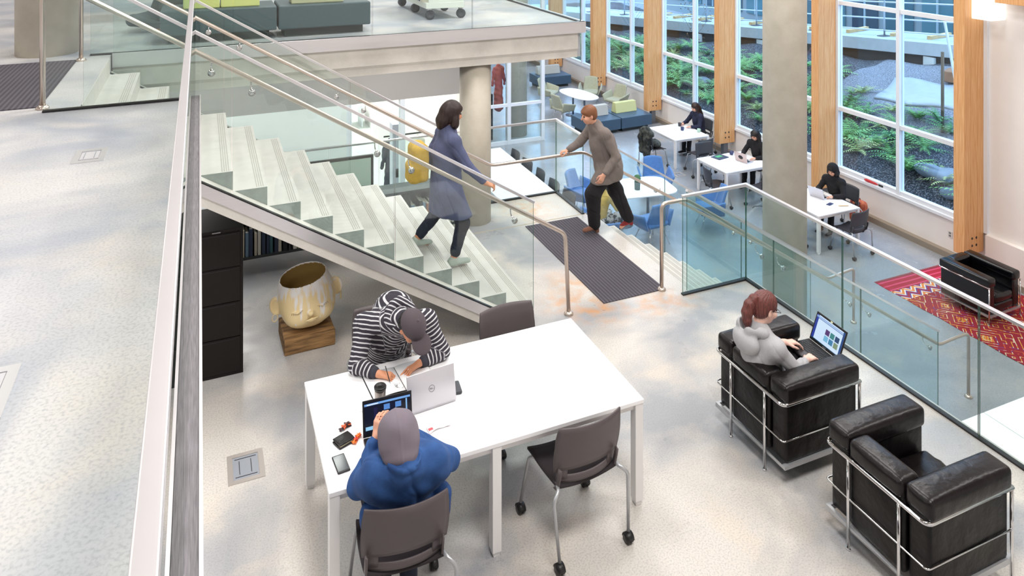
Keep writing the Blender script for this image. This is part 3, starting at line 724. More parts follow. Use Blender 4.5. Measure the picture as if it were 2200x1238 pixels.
# ------------------------------------------------------------------ sculpting with distance fields
class SDF:
    """smooth union of round cones and ellipsoids, meshed with surface nets"""
    def __init__(s, h=0.006): s.P = []; s.h = h
    def cone(s, a, b, ra, rb, k=0.01, op=1): s.P.append(('c', np.array(a, float), np.array(b, float), ra, rb, k, op)); return s
    def chain(s, pts, rs, k=0.01, op=1):
        for i in range(len(pts)-1): s.cone(pts[i], pts[i+1], rs[i], rs[i+1], k, op)
        return s
    def ell(s, c, r, R=None, k=0.01, op=1):
        s.P.append(('e', np.array(c, float), np.array(r, float), np.eye(3) if R is None else np.array(R, float), 0, k, op)); return s
    def box(s, c, r, R=None, rd=0.01, k=0.01, op=1):
        s.P.append(('b', np.array(c, float), np.array(r, float), np.eye(3) if R is None else np.array(R, float), rd, k, op)); return s
    def mesh(s, name, mats, parent, off=(0,0,0), disp=None, post=None):
        h = s.h; lo = np.full(3, 1e9); hi = np.full(3, -1e9); B = []
        for p in s.P:
            if p[0] == 'c':
                r = max(p[3], p[4]); a = np.minimum(p[1], p[2])-r; b = np.maximum(p[1], p[2])+r
            else:
                r = (np.abs(p[3].T) @ p[2]) if p[0] != 'x' else p[2]
                a = p[1]-r-(p[4] if p[0] == 'b' else 0); b = p[1]+r+(p[4] if p[0] == 'b' else 0)
            B.append((a, b))
            if p[6] > 0: lo = np.minimum(lo, a); hi = np.maximum(hi, b)
        lo -= 3*h+0.01; hi += 3*h+0.01
        n = np.ceil((hi-lo)/h).astype(int)+1
        F = np.full(n, 0.08, np.float32)
        ax = [lo[i]+h*np.arange(n[i]) for i in range(3)]
        for p, (a, b) in zip(s.P, B):
            m = 0.02+p[5]*1.5
            i0 = np.clip(((a-m-lo)/h).astype(int), 0, n); i1 = np.clip(((b+m-lo)/h).astype(int)+2, 0, n)
            if (i1 <= i0).any(): continue
            sl_ = tuple(slice(i0[i], i1[i]) for i in range(3))
            X, Y, Z = np.meshgrid(*[ax[i][sl_[i]] for i in range(3)], indexing='ij')
            if p[0] == 'c':
                A, Bb, ra, rb = p[1], p[2], p[3], p[4]; d = Bb-A; L = max(d@d, 1e-12)
                t = np.clip(((X-A[0])*d[0]+(Y-A[1])*d[1]+(Z-A[2])*d[2])/L, 0, 1)
                D = np.sqrt((X-A[0]-t*d[0])**2+(Y-A[1]-t*d[1])**2+(Z-A[2]-t*d[2])**2)-(ra+(rb-ra)*t)
            else:
                R = p[3]; q = [R[i][0]*(X-p[1][0])+R[i][1]*(Y-p[1][1])+R[i][2]*(Z-p[1][2]) for i in range(3)]
                if p[0] == 'e':
                    k0 = np.sqrt(sum((q[i]/p[2][i])**2 for i in range(3))); k1 = np.sqrt(sum((q[i]/p[2][i]**2)**2 for i in range(3)))
                    D = k0*(k0-1)/np.maximum(k1, 1e-6)
                else:
                    e = [np.abs(q[i])-p[2][i]+p[4] for i in range(3)]
                    D = np.sqrt(sum(np.maximum(x, 0)**2 for x in e))+np.minimum(np.maximum(np.maximum(e[0], e[1]), e[2]), 0)-p[4]
            f = F[sl_]; k = p[5]
            if p[6] > 0:
                hh = np.maximum(k-np.abs(f-D), 0)/k; F[sl_] = np.minimum(f, D)-hh*hh*k/4
            else:
                D = -D; hh = np.maximum(k-np.abs(f-D), 0)/k; F[sl_] = np.maximum(f, D)+hh*hh*k/4
        V, Q = nets(F, lo, h)
        o = np.array(off); me = bpy.data.meshes.new(name)
        me.vertices.add(len(V)); me.vertices.foreach_set('co', (V-o).astype(np.float32).ravel())
        me.loops.add(len(Q)*4); me.loops.foreach_set('vertex_index', Q.ravel().astype(np.int32))
        me.polygons.add(len(Q)); me.polygons.foreach_set('loop_start', np.arange(0, len(Q)*4, 4, dtype=np.int32))
        me.polygons.foreach_set('use_smooth', np.ones(len(Q), bool))
        me.update(calc_edges=True); me.validate()
        if disp:
            nr = np.zeros(len(V)*3, np.float32); me.vertex_normals.foreach_get('vector', nr); nr = nr.reshape(-1, 3)
            V2 = V+nr*disp(V)[:, None]; me.vertices.foreach_set('co', (V2-o).astype(np.float32).ravel()); me.update()
        if post: post(me, V)
        for m in (mats if isinstance(mats, (list, tuple)) else [mats]): me.materials.append(m)
        ob = bpy.data.objects.new(name, me); COL.objects.link(ob)
        if parent: ob.parent = parent
        return ob
def nets(F, lo, h):
    S = F < 0; n = F.shape
    c = sum(S[i:n[0]-1+i, j:n[1]-1+j, k:n[2]-1+k].astype(np.int8) for i in (0,1) for j in (0,1) for k in (0,1))
    act = np.argwhere((c > 0) & (c < 8)); idx = np.full((n[0]-1, n[1]-1, n[2]-1), -1, np.int64)
    idx[tuple(act.T)] = np.arange(len(act))
    P = np.zeros((len(act), 3)); C = np.zeros(len(act))
    cor = [(i, j, k) for i in (0,1) for j in (0,1) for k in (0,1)]
    for a in cor:
        for ax_ in range(3):
            if a[ax_]: continue
            b = list(a); b[ax_] = 1
            fa = F[act[:,0]+a[0], act[:,1]+a[1], act[:,2]+a[2]]; fb = F[act[:,0]+b[0], act[:,1]+b[1], act[:,2]+b[2]]
            m = (fa < 0) != (fb < 0); t = np.where(m, fa/np.where(m, fa-fb, 1), 0)
            q = np.zeros((len(act), 3)); q += np.array(a); q[:, ax_] += t
            P[m] += q[m]; C[m] += 1
    V = lo+h*(act+P/np.maximum(C, 1)[:, None])
    Q = []
    for ax_ in range(3):
        u, v = (ax_+1) % 3, (ax_+2) % 3
        sa = [slice(1, n[i]-1) for i in range(3)]; sb = list(sa); sa[ax_] = slice(0, n[ax_]-1); sb[ax_] = slice(1, n[ax_])
        A = S[tuple(sa)]; B = S[tuple(sb)]
        for flip, M in ((False, A & ~B), (True, ~A & B)):
            e = np.argwhere(M)
            if not len(e): continue
            e = e+np.array([0 if i == ax_ else 1 for i in range(3)])
            def g(du, dv):
                q = e.copy(); q[:, u] += du; q[:, v] += dv; return idx[q[:,0], q[:,1], q[:,2]]
            f = np.stack([g(-1,-1), g(0,-1), g(0,0), g(-1,0)], 1)
            Q.append(f[:, ::-1] if flip else f)
    Q = np.concatenate(Q); Q = Q[(Q >= 0).all(1)]
    return V, Q
def folds(amp, s=1.0, seed=0):
    def f(V):
        x, y, z = V[:,0]*s, V[:,1]*s, V[:,2]*s
        return amp*(np.sin(31*x+17*z+3*np.sin(13*y+seed))*0.5+np.sin(23*y-29*z+2*np.sin(19*x+seed))*0.5+0.4*np.sin(61*z+41*x+seed+4*np.sin(9*y)))
    return f
def creases(amp, s=1.0, seed=0):
    f0 = folds(amp*0.5, s, seed)
    def f(V):
        x, y, z = V[:,0]*s, V[:,1]*s, V[:,2]*s
        w = np.abs(np.sin(14*x+9*z+2.2*np.sin(11*y+seed)+1.3*np.sin(8*x+seed)))
        q = np.abs(np.sin(12*y-15*z+2.0*np.sin(9*x+2*seed)))
        m = 0.5+0.5*np.sin(6*x+5*y+7*z+seed)
        return f0(V)-amp*1.6*((1-w)**5*m+(1-q)**5*(1-m))
    return f
def v3(*a): return np.array(a, float)
def unit(a): a = np.array(a, float); return a/max(np.linalg.norm(a), 1e-9)
def head_R(fwd, up):
    f = unit(fwd); r = unit(np.cross(f, up)); u = np.cross(r, f); return r, f, u
def add_head(S, c, fwd, up, sc=1.0):
    r, f, u = head_R(fwd, up); R = np.array([r, f, u]); P = lambda x, y, z: c+(r*x+f*y+u*z)*sc
    q = lambda *a: [t*sc for t in a]
    S.ell(P(0,-0.012,0.03), q(0.074,0.094,0.088), R, 0.02)
    S.ell(P(0,0.022,-0.03), q(0.058,0.068,0.078), R, 0.03)
    S.ell(P(0,0.048,-0.075), q(0.028,0.026,0.024), R, 0.025)       # chin
    S.cone(P(0,0.088,0.012), P(0,0.108,-0.022), 0.008*sc, 0.013*sc, 0.012)   # nose
    S.ell(P(0,0.083,-0.047), q(0.024,0.010,0.006), R, 0.005)       # lips
    S.ell(P(0,0.080,-0.056), q(0.020,0.010,0.006), R, 0.005)
    for s_ in (-1, 1):
        S.ell(P(0.030*s_,0.090,0.012), q(0.016,0.014,0.011), R, 0.012, -1)
        S.ell(P(0.040*s_,0.062,-0.024), q(0.024,0.026,0.022), R, 0.02)
        S.ell(P(0.077*s_,-0.006,-0.008), q(0.010,0.018,0.030), R, 0.006)
        S.ell(P(0.086*s_,0.002,-0.006), q(0.006,0.009,0.016), R, 0.004, -1)
    return P, R
def add_eyes(c, fwd, up, parent, off, sc=1.0, closed=False):
    r, f, u = head_R(fwd, up)
    for s_ in (-1, 1):
        p = Vector(c+(r*0.030*s_+f*0.079+u*0.012)*sc-np.array(off))
        g = G().lathe([(0.0001,-0.011),(0.007,-0.008),(0.011,0),(0.007,0.008),(0.0001,0.011)], 12, 0, Matrix.Translation(p)); g.build('eye', pm('eye_dark', (44,30,26), 0.2), parent)
def add_hand(S, w, d, n, side, sc=1.0, curl=0.5, spread=0.25, point=None, grip=0.0, r=0.0082):
    """w wrist, d palm direction, n back-of-hand normal, side = thumb side (+/- across)"""
    d = unit(d); n = unit(n-d*np.dot(n, d)); a = np.cross(d, n)*side      # a points to the thumb
    P = lambda x, y, z: w+(a*x+d*y+n*z)*sc
    S.cone(P(0,-0.01,0), P(0,0.02,0), 0.023*sc, 0.022*sc, 0.015)
    for x in (-0.028, -0.010, 0.010, 0.027): S.cone(P(x*0.6,0.018,0), P(x,0.083,0.001), 0.0135*sc, 0.0115*sc, 0.010)
    Ls = [0.052, 0.066, 0.074, 0.068]; xs = [-0.031, -0.011, 0.010, 0.030]
    for i in range(4):
        L = Ls[i]*sc; cu = curl*(1.0-0.05*i)
        if point == i: cu = 0.12
        an = 0.15+cu*0.5; p = P(xs[i]*0.98, 0.088, 0.0); sp = spread*xs[i]*8
        for j, fr in enumerate((0.42, 0.33, 0.25)):
            dr = d*math.cos(an)-n*math.sin(an)+a*sp*0.25; dr = unit(dr); q = p+dr*L*fr*1.25
            S.cone(p, q, (r-0.0006*j)*sc, (r-0.0006*(j+1))*sc, 0.004); p = q; an += cu*0.85
    p0 = P(0.020,0.022,-0.004); p1 = P(0.046,0.055,-0.012-0.01*curl); p2 = P(0.050-0.010*curl,0.085,-0.020-0.02*curl); p3 = P(0.044-0.022*curl,0.108,-0.028-0.03*curl)
    S.chain([p0, p1, p2, p3], [0.014*sc, 0.0115*sc, 0.0095*sc, 0.0078*sc], 0.007)
def stripe_attr(bones):
    def post(me, V):
        best = np.full(len(V), 1e9); val = np.zeros(len(V))
        for a, b, s0 in bones:
            a = np.array(a, float); b = np.array(b, float); d = b-a; L2_ = d@d; t = ((V-a)@d)/L2_; tc = np.clip(t, 0, 1)
            D = np.linalg.norm(V-a-tc[:, None]*d, axis=1); m = D < best
            best[m] = D[m]; val[m] = s0+t[m]*math.sqrt(L2_)
        at = me.attributes.new('along', 'FLOAT', 'POINT'); at.data.foreach_set('value', val.astype(np.float32))
    return post
def person(name, label, J, skin, top, legs, shoe, h=0.012, hands=True, toph=None, base=None, topk=1.0, legk=1.0, sleeve=1.0, extra_top=None, topdisp=None, toppost=None, head_sc=1.0, shoes=True, eyes=True, bulk=1.0, bare_ankle=False, topname='shirt', hc=0.5):
    """J: head,fwd,up,neck,chest,pelvis,sh,el,wr (pairs L,R), hip,kn,an (pairs), toe dirs, hand dirs"""
    off = base if base is not None else (J['pelvis'][0], J['pelvis'][1], min(J['an'][0][2], J['an'][1][2])-0.06)
    t = thing(name, label, 'person', tuple(off))
    A = {k: ([v3(*q) for q in v] if isinstance(v, list) else v3(*v)) for k, v in J.items() if k not in ('handd', 'handn', 'toe', 'curl', 'point')}
    S = SDF(h)
    hd = A['head']; add_head(S, hd, A['fwd'], A['up'], head_sc)
    r, f, u = head_R(A['fwd'], A['up'])
    S.cone(hd-u*0.05-f*0.02, A['neck'], 0.048, 0.048, 0.02)
    S.chain([A['neck']-v3(0,0,0.01), A['chest'], A['pelvis']], [0.05, 0.11, 0.12], 0.04)
    for i in (0, 1):
        S.chain([A['neck']-v3(0,0,0.02), A['sh'][i]], [0.045, 0.05], 0.03)
        S.chain([A['sh'][i], A['el'][i], A['wr'][i]], [0.048, 0.036, 0.024], 0.02)
        S.chain([A['hip'][i], A['kn'][i], A['an'][i]], [0.075, 0.050, 0.034], 0.03)
        toe = unit(J['toe'][i]); S.cone(A['an'][i]-v3(0,0,0.03), A['an'][i]-v3(0,0,0.045)+toe*0.13, 0.03, 0.022, 0.02)
        if hands:
            cu = J.get('curl', (hc, hc))[i]; pt = J.get('point', (None, None))[i]
            add_hand(S, A['wr'][i], unit(J['handd'][i]), unit(J['handn'][i]), (1, -1)[i], 0.95, cu, point=pt)
    S.mesh('body', skin, t, off)
    if eyes: add_eyes(hd, A['fwd'], A['up'], t, off, head_sc)
    T = SDF(toph or h)
    kb = bulk
    T.chain([A['neck']-v3(0,0,0.01), A['chest'], A['pelvis']], [0.075*kb, 0.145*kb, 0.15*kb], 0.08)
    for i in (0, 1):
        T.cone(A['neck']-v3(0,0,0.02), A['sh'][i], 0.065*kb, 0.068*kb, 0.06)
        T.cone(A['sh'][i], A['chest'], 0.07*kb, 0.12*kb, 0.05)
        w = A['wr'][i]; e = A['el'][i]; w2 = e+(w-e)*sleeve
        T.chain([A['sh'][i], e, w2], [0.066*topk, 0.053*topk, 0.042*topk], 0.025)
    if extra_top: extra_top(T, A)
    o = T.mesh(topname, top, t, off, topdisp or creases(0.005), toppost)
    T = SDF(h)
    for i in (0, 1):
        a2 = A['kn'][i]+(A['an'][i]-A['kn'][i])*(0.80 if bare_ankle else 0.97)
        T.cone(A['pelvis'], A['hip'][i], 0.13, 0.10, 0.05)
        T.chain([A['hip'][i], A['kn'][i], a2], [0.098, 0.070*legk, 0.054*legk], 0.035)
    T.mesh('trousers', legs, t, off, creases(0.005, 1, 2))
    if shoes:
        for i in (0, 1):
            toe = unit(J['toe'][i]); T = SDF(min(h, 0.008)); a = A['an'][i]
            T.cone(a-v3(0,0,0.005), a-v3(0,0,0.03)-toe*0.02, 0.044, 0.044, 0.02).cone(a-v3(0,0,0.035)-toe*0.02, a-v3(0,0,0.045)+toe*0.15, 0.040, 0.034, 0.02)
            T.box(a+toe*0.06-v3(0,0,0.085), (0.4,0.4,0.03), None, 0.001, 0.006, -1)
            T.mesh('shoe', shoe[i] if isinstance(shoe, (list, tuple)) else shoe, t, off)
    return t, off, A
# ---- hair helpers
def hair_cap(t, off, c, fwd, up, m, sc=1.0, length=0.0, h=0.008, disp=0.002, fringe=True, bun=None, tail=None, curtain=None, face=0.045):
    r, f, u = head_R(fwd, up); R = np.array([r, f, u]); P = lambda x, y, z: c+(r*x+f*y+u*z)*sc
    S = SDF(h)
    S.ell(P(0,-0.018,0.040), [0.084*sc,0.102*sc,0.092*sc], R, 0.02)
    S.ell(P(0,-0.045,-0.005), [0.078*sc,0.070*sc,0.080*sc], R, 0.02)
    if curtain:
        for s_ in (-1, 1):
            S.chain([P(0.055*s_,0.0,0.05), P(0.080*s_,0.01,-0.04), P(0.085*s_,0.015,-0.06-curtain*0.5), P(0.075*s_,0.03,-0.06-curtain)], [0.04,0.032,0.034,0.02], 0.03)
        S.chain([P(0,-0.07,0.0), P(0,-0.085,-0.08), P(0,-0.09,-0.08-curtain)], [0.07,0.065,0.04], 0.04)
    if tail: S.chain([P(*q[:3]) for q in tail], [q[3]*sc for q in tail], 0.015)
    S.ell(P(0,0.085,-0.045), [0.062*sc,face*1.25*sc,0.088*sc], R, 0.008, -1)
    if fringe: S.ell(P(0,0.045,0.062), [0.060*sc,0.045*sc,0.034*sc], R, 0.015)
    def dd(V):
        q = (V-c); a = np.arctan2(q@r, -(q@f)+1e-6); return disp*np.sin(a*26+2*np.sin((q@u)*30))
    return S.mesh('hair', m, t, off, dd)
# ------------------------------------------------------------------ people
def stripe_mat(name, dark, light, period=0.030, duty=0.30):
    m = bpy.data.materials.new(name); m.use_nodes = True; t = m.node_tree; b = t.nodes['Principled BSDF']; b.inputs['Roughness'].default_value = 0.9
    a = N(t, 'ShaderNodeAttribute'); a.attribute_name = 'along'
    tc = N(t, 'ShaderNodeTexCoord'); n = N(t, 'ShaderNodeTexNoise'); n.inputs['Scale'].default_value = 14; t.links.new(tc.outputs['Object'], n.inputs[0])
    v = mth(t, 'ADD', a.outputs['Fac'], mth(t, 'MULTIPLY', n.outputs['Fac'], 0.012))
    f = mth(t, 'LESS_THAN', mth(t, 'PINGPONG', v, period/2), period/2*duty)
    x = N(t, 'ShaderNodeMix'); x.data_type = 'RGBA'; t.links.new(f, x.inputs[0]); x.inputs[6].default_value = (*srgb(dark), 1); x.inputs[7].default_value = (*srgb(light), 1)
    t.links.new(x.outputs[2], b.inputs['Base Color']); return m
DENIM = pm('denim', (52,70,104), 0.9, var=0.15, vscale=30)
JEANS = pm('dark_jeans', (34,40,56), 0.9, var=0.15, vscale=30)
# 1. striped hoodie, cap, writing
sh = [v3(1.60,5.50,1.02), v3(1.15,5.62,1.03)]; el = [v3(1.70,5.43,0.80), v3(1.07,5.50,0.80)]; wr = [v3(1.505,5.375,0.785), v3(1.205,5.365,0.785)]
J = dict(head=(1.425,5.29,1.12), fwd=(0.32,-0.52,-0.76), up=(0.20,-0.76,0.60), neck=(1.40,5.46,1.10), chest=(1.37,5.72,0.88), pelvis=(1.36,5.95,0.52),
         sh=sh, el=el, wr=wr, hip=[(1.45,5.93,0.50),(1.27,5.93,0.50)], kn=[(1.50,5.50,0.50),(1.22,5.50,0.50)], an=[(1.52,5.42,0.09),(1.20,5.42,0.09)],
         toe=[(0.1,-1,0),(-0.1,-1,0)], handd=[(-1,-0.42,-0.10),(0.85,-0.45,-0.10)], handn=[(-0.1,0.1,1),(0.1,-0.2,1)], curl=(0.5,1.25), point=(3,None))
HOOD = stripe_mat('striped_jersey', (52,48,58), (204,204,208))
def hood_top(T, A):
    T.chain([A['chest']+v3(0.02,-0.02,0.14), A['pelvis']+v3(0,-0.05,0.12)], [0.165,0.155], 0.06)
HOODS = {}
def hood_one(A):
    T = SDF(0.007); n = A['neck']
    ring = [n+v3(0.098*math.cos(a), 0.018+0.075*math.sin(a), 0.015+0.045*math.sin(a)-0.02*math.cos(2*a)) for a in np.linspace(-0.9, PI+0.9, 11)]
    T.chain(ring, [0.026]*2+[0.036]*7+[0.026]*2, 0.02)
    T.ell(n+v3(0.01,0.10,-0.03), [0.12,0.085,0.07], None, 0.03)
    return T
post = stripe_attr([((1.37,5.72,1.20),(1.36,5.9,0.5),0),((1.60,5.50,1.02),(1.70,5.43,0.80),0.5),((1.70,5.43,0.80),(1.525,5.415,0.785),0.8),((1.15,5.62,1.03),(1.07,5.50,0.80),0.5),((1.07,5.50,0.80),(1.175,5.375,0.785),0.8),((1.40,5.44,1.14),(1.40,5.62,1.0),0.1)])
t, off, A = person('person', 'person in a striped hoodie and grey cap writing at the big white table', J, SKIN2, HOOD, BLACKF, pm('dark_shoe',(40,40,44),0.7), h=0.0058, toph=0.007, topk=1.12, sleeve=0.62, extra_top=hood_top, toppost=post, head_sc=1.0, base=(1.36,5.8,0), bulk=1.05, topname='hoodie')
hood_one(A).mesh('hood', HOOD, t, off, folds(0.004), stripe_attr([((1.31,5.42,1.02),(1.52,5.62,1.24),0.1)]))
cuff = pm('cuff_charcoal', (58,58,68), 0.9)
for i in (0, 1): SDF(0.006).cone(el[i]+(wr[i]-el[i])*0.56, el[i]+(wr[i]-el[i])*0.78, 0.046, 0.040, 0.01).mesh('cuff', cuff, t, off)
hc_, f_, u_ = v3(*J['head']), unit(J['fwd']), None
r_, f_, u_ = head_R(J['fwd'], J['up'])
hair_cap(t, off, hc_, J['fwd'], J['up'], pm('black_hair', (24,20,20), 0.5), 0.99, h=0.007, fringe=False)
S = SDF(0.005); R = np.array([r_, f_, u_]); P = lambda x, y, z: hc_+r_*x+f_*y+u_*z
S.ell(P(0,-0.010,0.050), [0.092,0.108,0.088], R, 0.01)
S.box(P(0,0,-0.055), [0.2,0.2,0.085], R, 0.001, 0.006, -1)
S.ell(P(0,0.130,0.036), [0.078,0.080,0.010], R, 0.010)
S.ell(P(0,-0.010,0.140), [0.008,0.008,0.006], R, 0.004)
S.mesh('cap', pm('charcoal_cap', (84,74,80), 0.85, bump=0.1, bscale=200), t, off)
G().tube([Vector(P(s_*0.084,0.07,0.012)-np.array(off)) for s_ in (-1,)]+[Vector(P(-0.075,0.0,0.012)-np.array(off))], 0.0025, 6).tube([Vector(P(0.05,0.098,0.008)-np.array(off)), Vector(P(-0.05,0.098,0.008)-np.array(off)), Vector(P(-0.084,0.07,0.012)-np.array(off))], 0.0025, 6).build('glasses', BLACKP, t)
G().lathe([(0.0085,-0.003),(0.0100,-0.003),(0.0100,0.003),(0.0085,0.003)], 14, 0, Matrix.Translation(Vector((1.425,5.352,0.778))-Vector(off))).build('ring', CHROME, t)
g = G()
for s_ in (-1, 1): g.tube([Vector((1.385+0.05*s_,5.50,1.06))-Vector(off), Vector((1.375+0.045*s_,5.52,0.97))-Vector(off), Vector((1.37+0.045*s_,5.555,0.90))-Vector(off)], 0.004, 6)
g.build('drawstring', pm('cord_grey', (176,176,180), 0.8), t)
# 2. blue shirt, grey hood, seen from behind
J = dict(head=(1.062,4.235,1.125), fwd=(0.10,0.85,-0.42), up=(0,0.42,0.9), neck=(1.075,4.15,1.02), chest=(1.10,4.285,0.86), pelvis=(1.12,4.37,0.54),
         sh=[(0.925,4.20,0.965),(1.26,4.18,0.965)], el=[(0.855,4.36,0.80),(1.40,4.31,0.83)], wr=[(0.97,4.40,1.02),(1.17,4.42,0.99)],
         hip=[(1.03,4.34,0.52),(1.21,4.34,0.52)], kn=[(1.00,4.74,0.52),(1.24,4.74,0.52)], an=[(1.02,4.42,0.10),(1.17,4.40,0.10)],
         toe=[(-0.12,1,0),(0.12,1,0)], handd=[(0.25,0.25,0.9),(-0.35,0.25,0.9)], handn=[(-0.7,-0.5,0.2),(0.7,-0.5,0.2)], curl=(0.7,0.7))
BLUES = pm('blue_chambray', (46,88,148), 0.85, col2=(34,70,126), vscale=9, bump=0.12, bscale=160)
def blue_top(T, A):
    T.chain([A['chest'], A['pelvis']], [0.150,0.160], 0.06)
    T.cone(v3(0.95,4.25,0.88), v3(1.25,4.24,0.88), 0.115, 0.115, 0.06)
    for x in (0.905, 1.345): T.cone(v3(x,4.28,0.68), v3(x,4.30,0.50), 0.055, 0.045, 0.05)
    n = A['neck']; ring = [n+v3(0.085*math.cos(a), -0.005+0.075*math.sin(a)-0.01, 0.035+0.02*math.sin(a)) for a in np.linspace(-PI*1.05, 0.05*PI, 11)]
    T.chain(ring, [0.020]*11, 0.006)
t, off, A = person('person', 'person in a blue shirt and grey hood bent over a laptop, seen from behind', J, SKIN, BLUES, JEANS, pm('white_shoe',(222,220,216),0.6), h=0.0065, toph=0.007, topk=1.12, sleeve=0.84, extra_top=blue_top, topdisp=creases(0.009, 0.8, 1), base=(1.12,4.34,0), eyes=False, topname='shirt', bulk=1.04)
S = SDF(0.006); hd = v3(*J['head']); r_, f_, u_ = head_R(J['fwd'], J['up']); R = np.array([r_, f_, u_]); P = lambda x, y, z: hd+r_*x+f_*y+u_*z
S.ell(P(0,-0.005,0.022), [0.118,0.122,0.108], R, 0.02).ell(P(0,-0.025,-0.045), [0.114,0.098,0.085], R, 0.04)
S.ell(P(0,-0.040,-0.100), [0.098,0.078,0.048], R, 0.03).ell(P(0.012,-0.005,-0.150), [0.104,0.092,0.045], R, 0.03)
S.ell(P(0,0.135,-0.03), [0.072,0.09,0.10], R, 0.015, -1)
def hood_disp(V):
    q = V-hd; x = q@r_; z = q@u_
    return 0.003*np.exp(-(x/0.006)**2)+0.003*np.sin(z*46+x*22)*np.exp(-(x/0.06)**2)+0.002*np.sin(x*60-z*30)
S.mesh('hood', pm('grey_marl', (122,112,122), 0.95, bump=0.15, bscale=260), t, off, hood_disp)
# 3. ponytail, grey hoodie, laptop on the lap
J = dict(head=(4.085,4.60,1.045), fwd=(0.93,-0.10,-0.33), up=(0.33,0,0.94), neck=(4.01,4.60,0.90), chest=(4.03,4.585,0.72), pelvis=(4.10,4.57,0.50),
         sh=[(4.03,4.755,0.84),(4.03,4.42,0.84)], el=[(4.20,4.80,0.64),(4.19,4.375,0.66)], wr=[(4.375,4.70,0.655),(4.365,4.455,0.655)],
         hip=[(4.14,4.65,0.49),(4.14,4.49,0.49)], kn=[(4.55,4.67,0.50),(4.55,4.48,0.50)], an=[(4.66,4.67,0.09),(4.66,4.48,0.09)],
         toe=[(1,0.1,0),(1,-0.1,0)], handd=[(1,-0.28,-0.02),(0.95,0.22,-0.05)], handn=[(0.05,0.1,1),(0,-0.1,1)], curl=(0.55,0.7))
GREYH = pm('heather_grey', (180,180,184), 0.95, var=0.05, vscale=90, bump=0.1, bscale=200)
def grey_hood(A):
    T = SDF(0.007); n = A['neck']
    T.chain([n+v3(0.06,0.085,-0.03), n+v3(-0.02,0.105,0.025), n+v3(-0.095,0.055,0.035), n+v3(-0.105,-0.045,0.035), n+v3(-0.03,-0.105,0.025), n+v3(0.06,-0.085,-0.03)], [0.020,0.034,0.042,0.042,0.034,0.020], 0.02)
    T.ell(n+v3(-0.115,0.0,-0.065), [0.070,0.135,0.095], None, 0.02)
    T.ell(n+v3(-0.085,0.0,0.05), [0.055,0.085,0.06], None, 0.015, -1)
    return T
t, off, A = person('person', 'person with a reddish ponytail and grey hoodie typing in the black armchair', J, pm('fair_skin', (238,194,178), 0.5, var=0.03, vscale=14, spec=0.35), GREYH, BLACKF, BLACKP, h=0.0055, toph=0.007, topk=0.95, sleeve=0.72, topdisp=creases(0.006, 0.8, 3), base=(4.12,4.57,0), topname='hoodie', bulk=0.95)
grey_hood(A).mesh('hood', GREYH, t, off, folds(0.004, 0.8, 5))
HAIRR = pm('auburn_hair', (122,64,60), 0.42, col2=(88,48,42), vscale=22, stretch=(5,5,0.7), bump=0.5, bscale=18, c2lo=0.4, c2hi=0.6)
hd = v3(*J['head'])
hair_cap(t, off, hd, J['fwd'], J['up'], HAIRR, 1.0, h=0.0055, disp=0.0018, fringe=False, tail=[(0,-0.085,0.055,0.032),(0,-0.125,0.05,0.034),(0,-0.150,0.00,0.038),(0.0,-0.150,-0.06,0.042),(0.0,-0.135,-0.115,0.036),(0.005,-0.12,-0.16,0.018)], face=0.05)
r_, f_, u_ = head_R(J['fwd'], J['up']); P = lambda x, y, z: Vector(hd+r_*x+f_*y+u_*z-np.array(off))
G().tube([P(-0.09,-0.02,0.012),P(-0.076,0.09,0.014),P(-0.03,0.112,0.012),P(0,0.108,0.016),P(0.03,0.112,0.012),P(0.076,0.09,0.014),P(0.09,-0.02,0.012)], 0.0022, 6).build('glasses', BLACKP, t)
G().lathe([(0.034,-0.008),(0.040,0),(0.034,0.008)], 14, 0, Matrix.Translation(P(0,-0.098,0.055)) @ Matrix.Rotation(PI/2, 4, 'Y')).build('hair_tie', pm('plum_tie', (90,40,60), 0.7), t)
G().tube([Vector((4.125,4.50,0.86))-Vector(off), Vector((4.17,4.52,0.78))-Vector(off), Vector((4.21,4.55,0.68))-Vector(off), Vector((4.22,4.58,0.62))-Vector(off)], 0, 4, 0, False, None, True, (0.010,0.003)).tube([Vector((4.10,4.68,0.86))-Vector(off), Vector((4.17,4.64,0.78))-Vector(off), Vector((4.21,4.60,0.68))-Vector(off), Vector((4.22,4.58,0.62))-Vector(off)], 0, 4, 0, False, None, True, (0.010,0.003)).build('lanyard', pm('royal_blue', (40,92,196), 0.6), t)
# 4. person coming down the upper flight
z3, z4 = RISE*3, RISE*4
J = dict(head=(2.40,7.30,2.06), fwd=(0.95,0.1,-0.25), up=(0.2,0,1), neck=(2.35,7.30,1.90), chest=(2.34,7.30,1.66), pelvis=(2.33,7.30,1.33),
         sh=[(2.35,7.47,1.82),(2.36,7.13,1.82)], el=[(2.22,7.54,1.56),(2.48,7.05,1.58)], wr=[(2.36,7.55,1.36),(2.64,6.98,1.42)],
         hip=[(2.33,7.39,1.30),(2.33,7.21,1.30)], kn=[(2.30,7.40,1.06),(2.48,7.20,0.96)], an=[(2.06,7.40,0.80),(2.42,7.20,0.60)],
         toe=[(1,0.05,-0.1),(1,0,0)], handd=[(0.6,0,-0.8),(0.9,-0.2,-0.35)], handn=[(0,1,0),(0,-0.4,1)], curl=(0.6,0.9))
J['an'][0] = (2.04,7.40,z4+0.085); J['an'][1] = (2.38,7.20,z3+0.085)
NAVY = pm('slate_blue_cloth', (86,92,124), 0.9, var=0.12, vscale=8, bump=0.1, bscale=120)
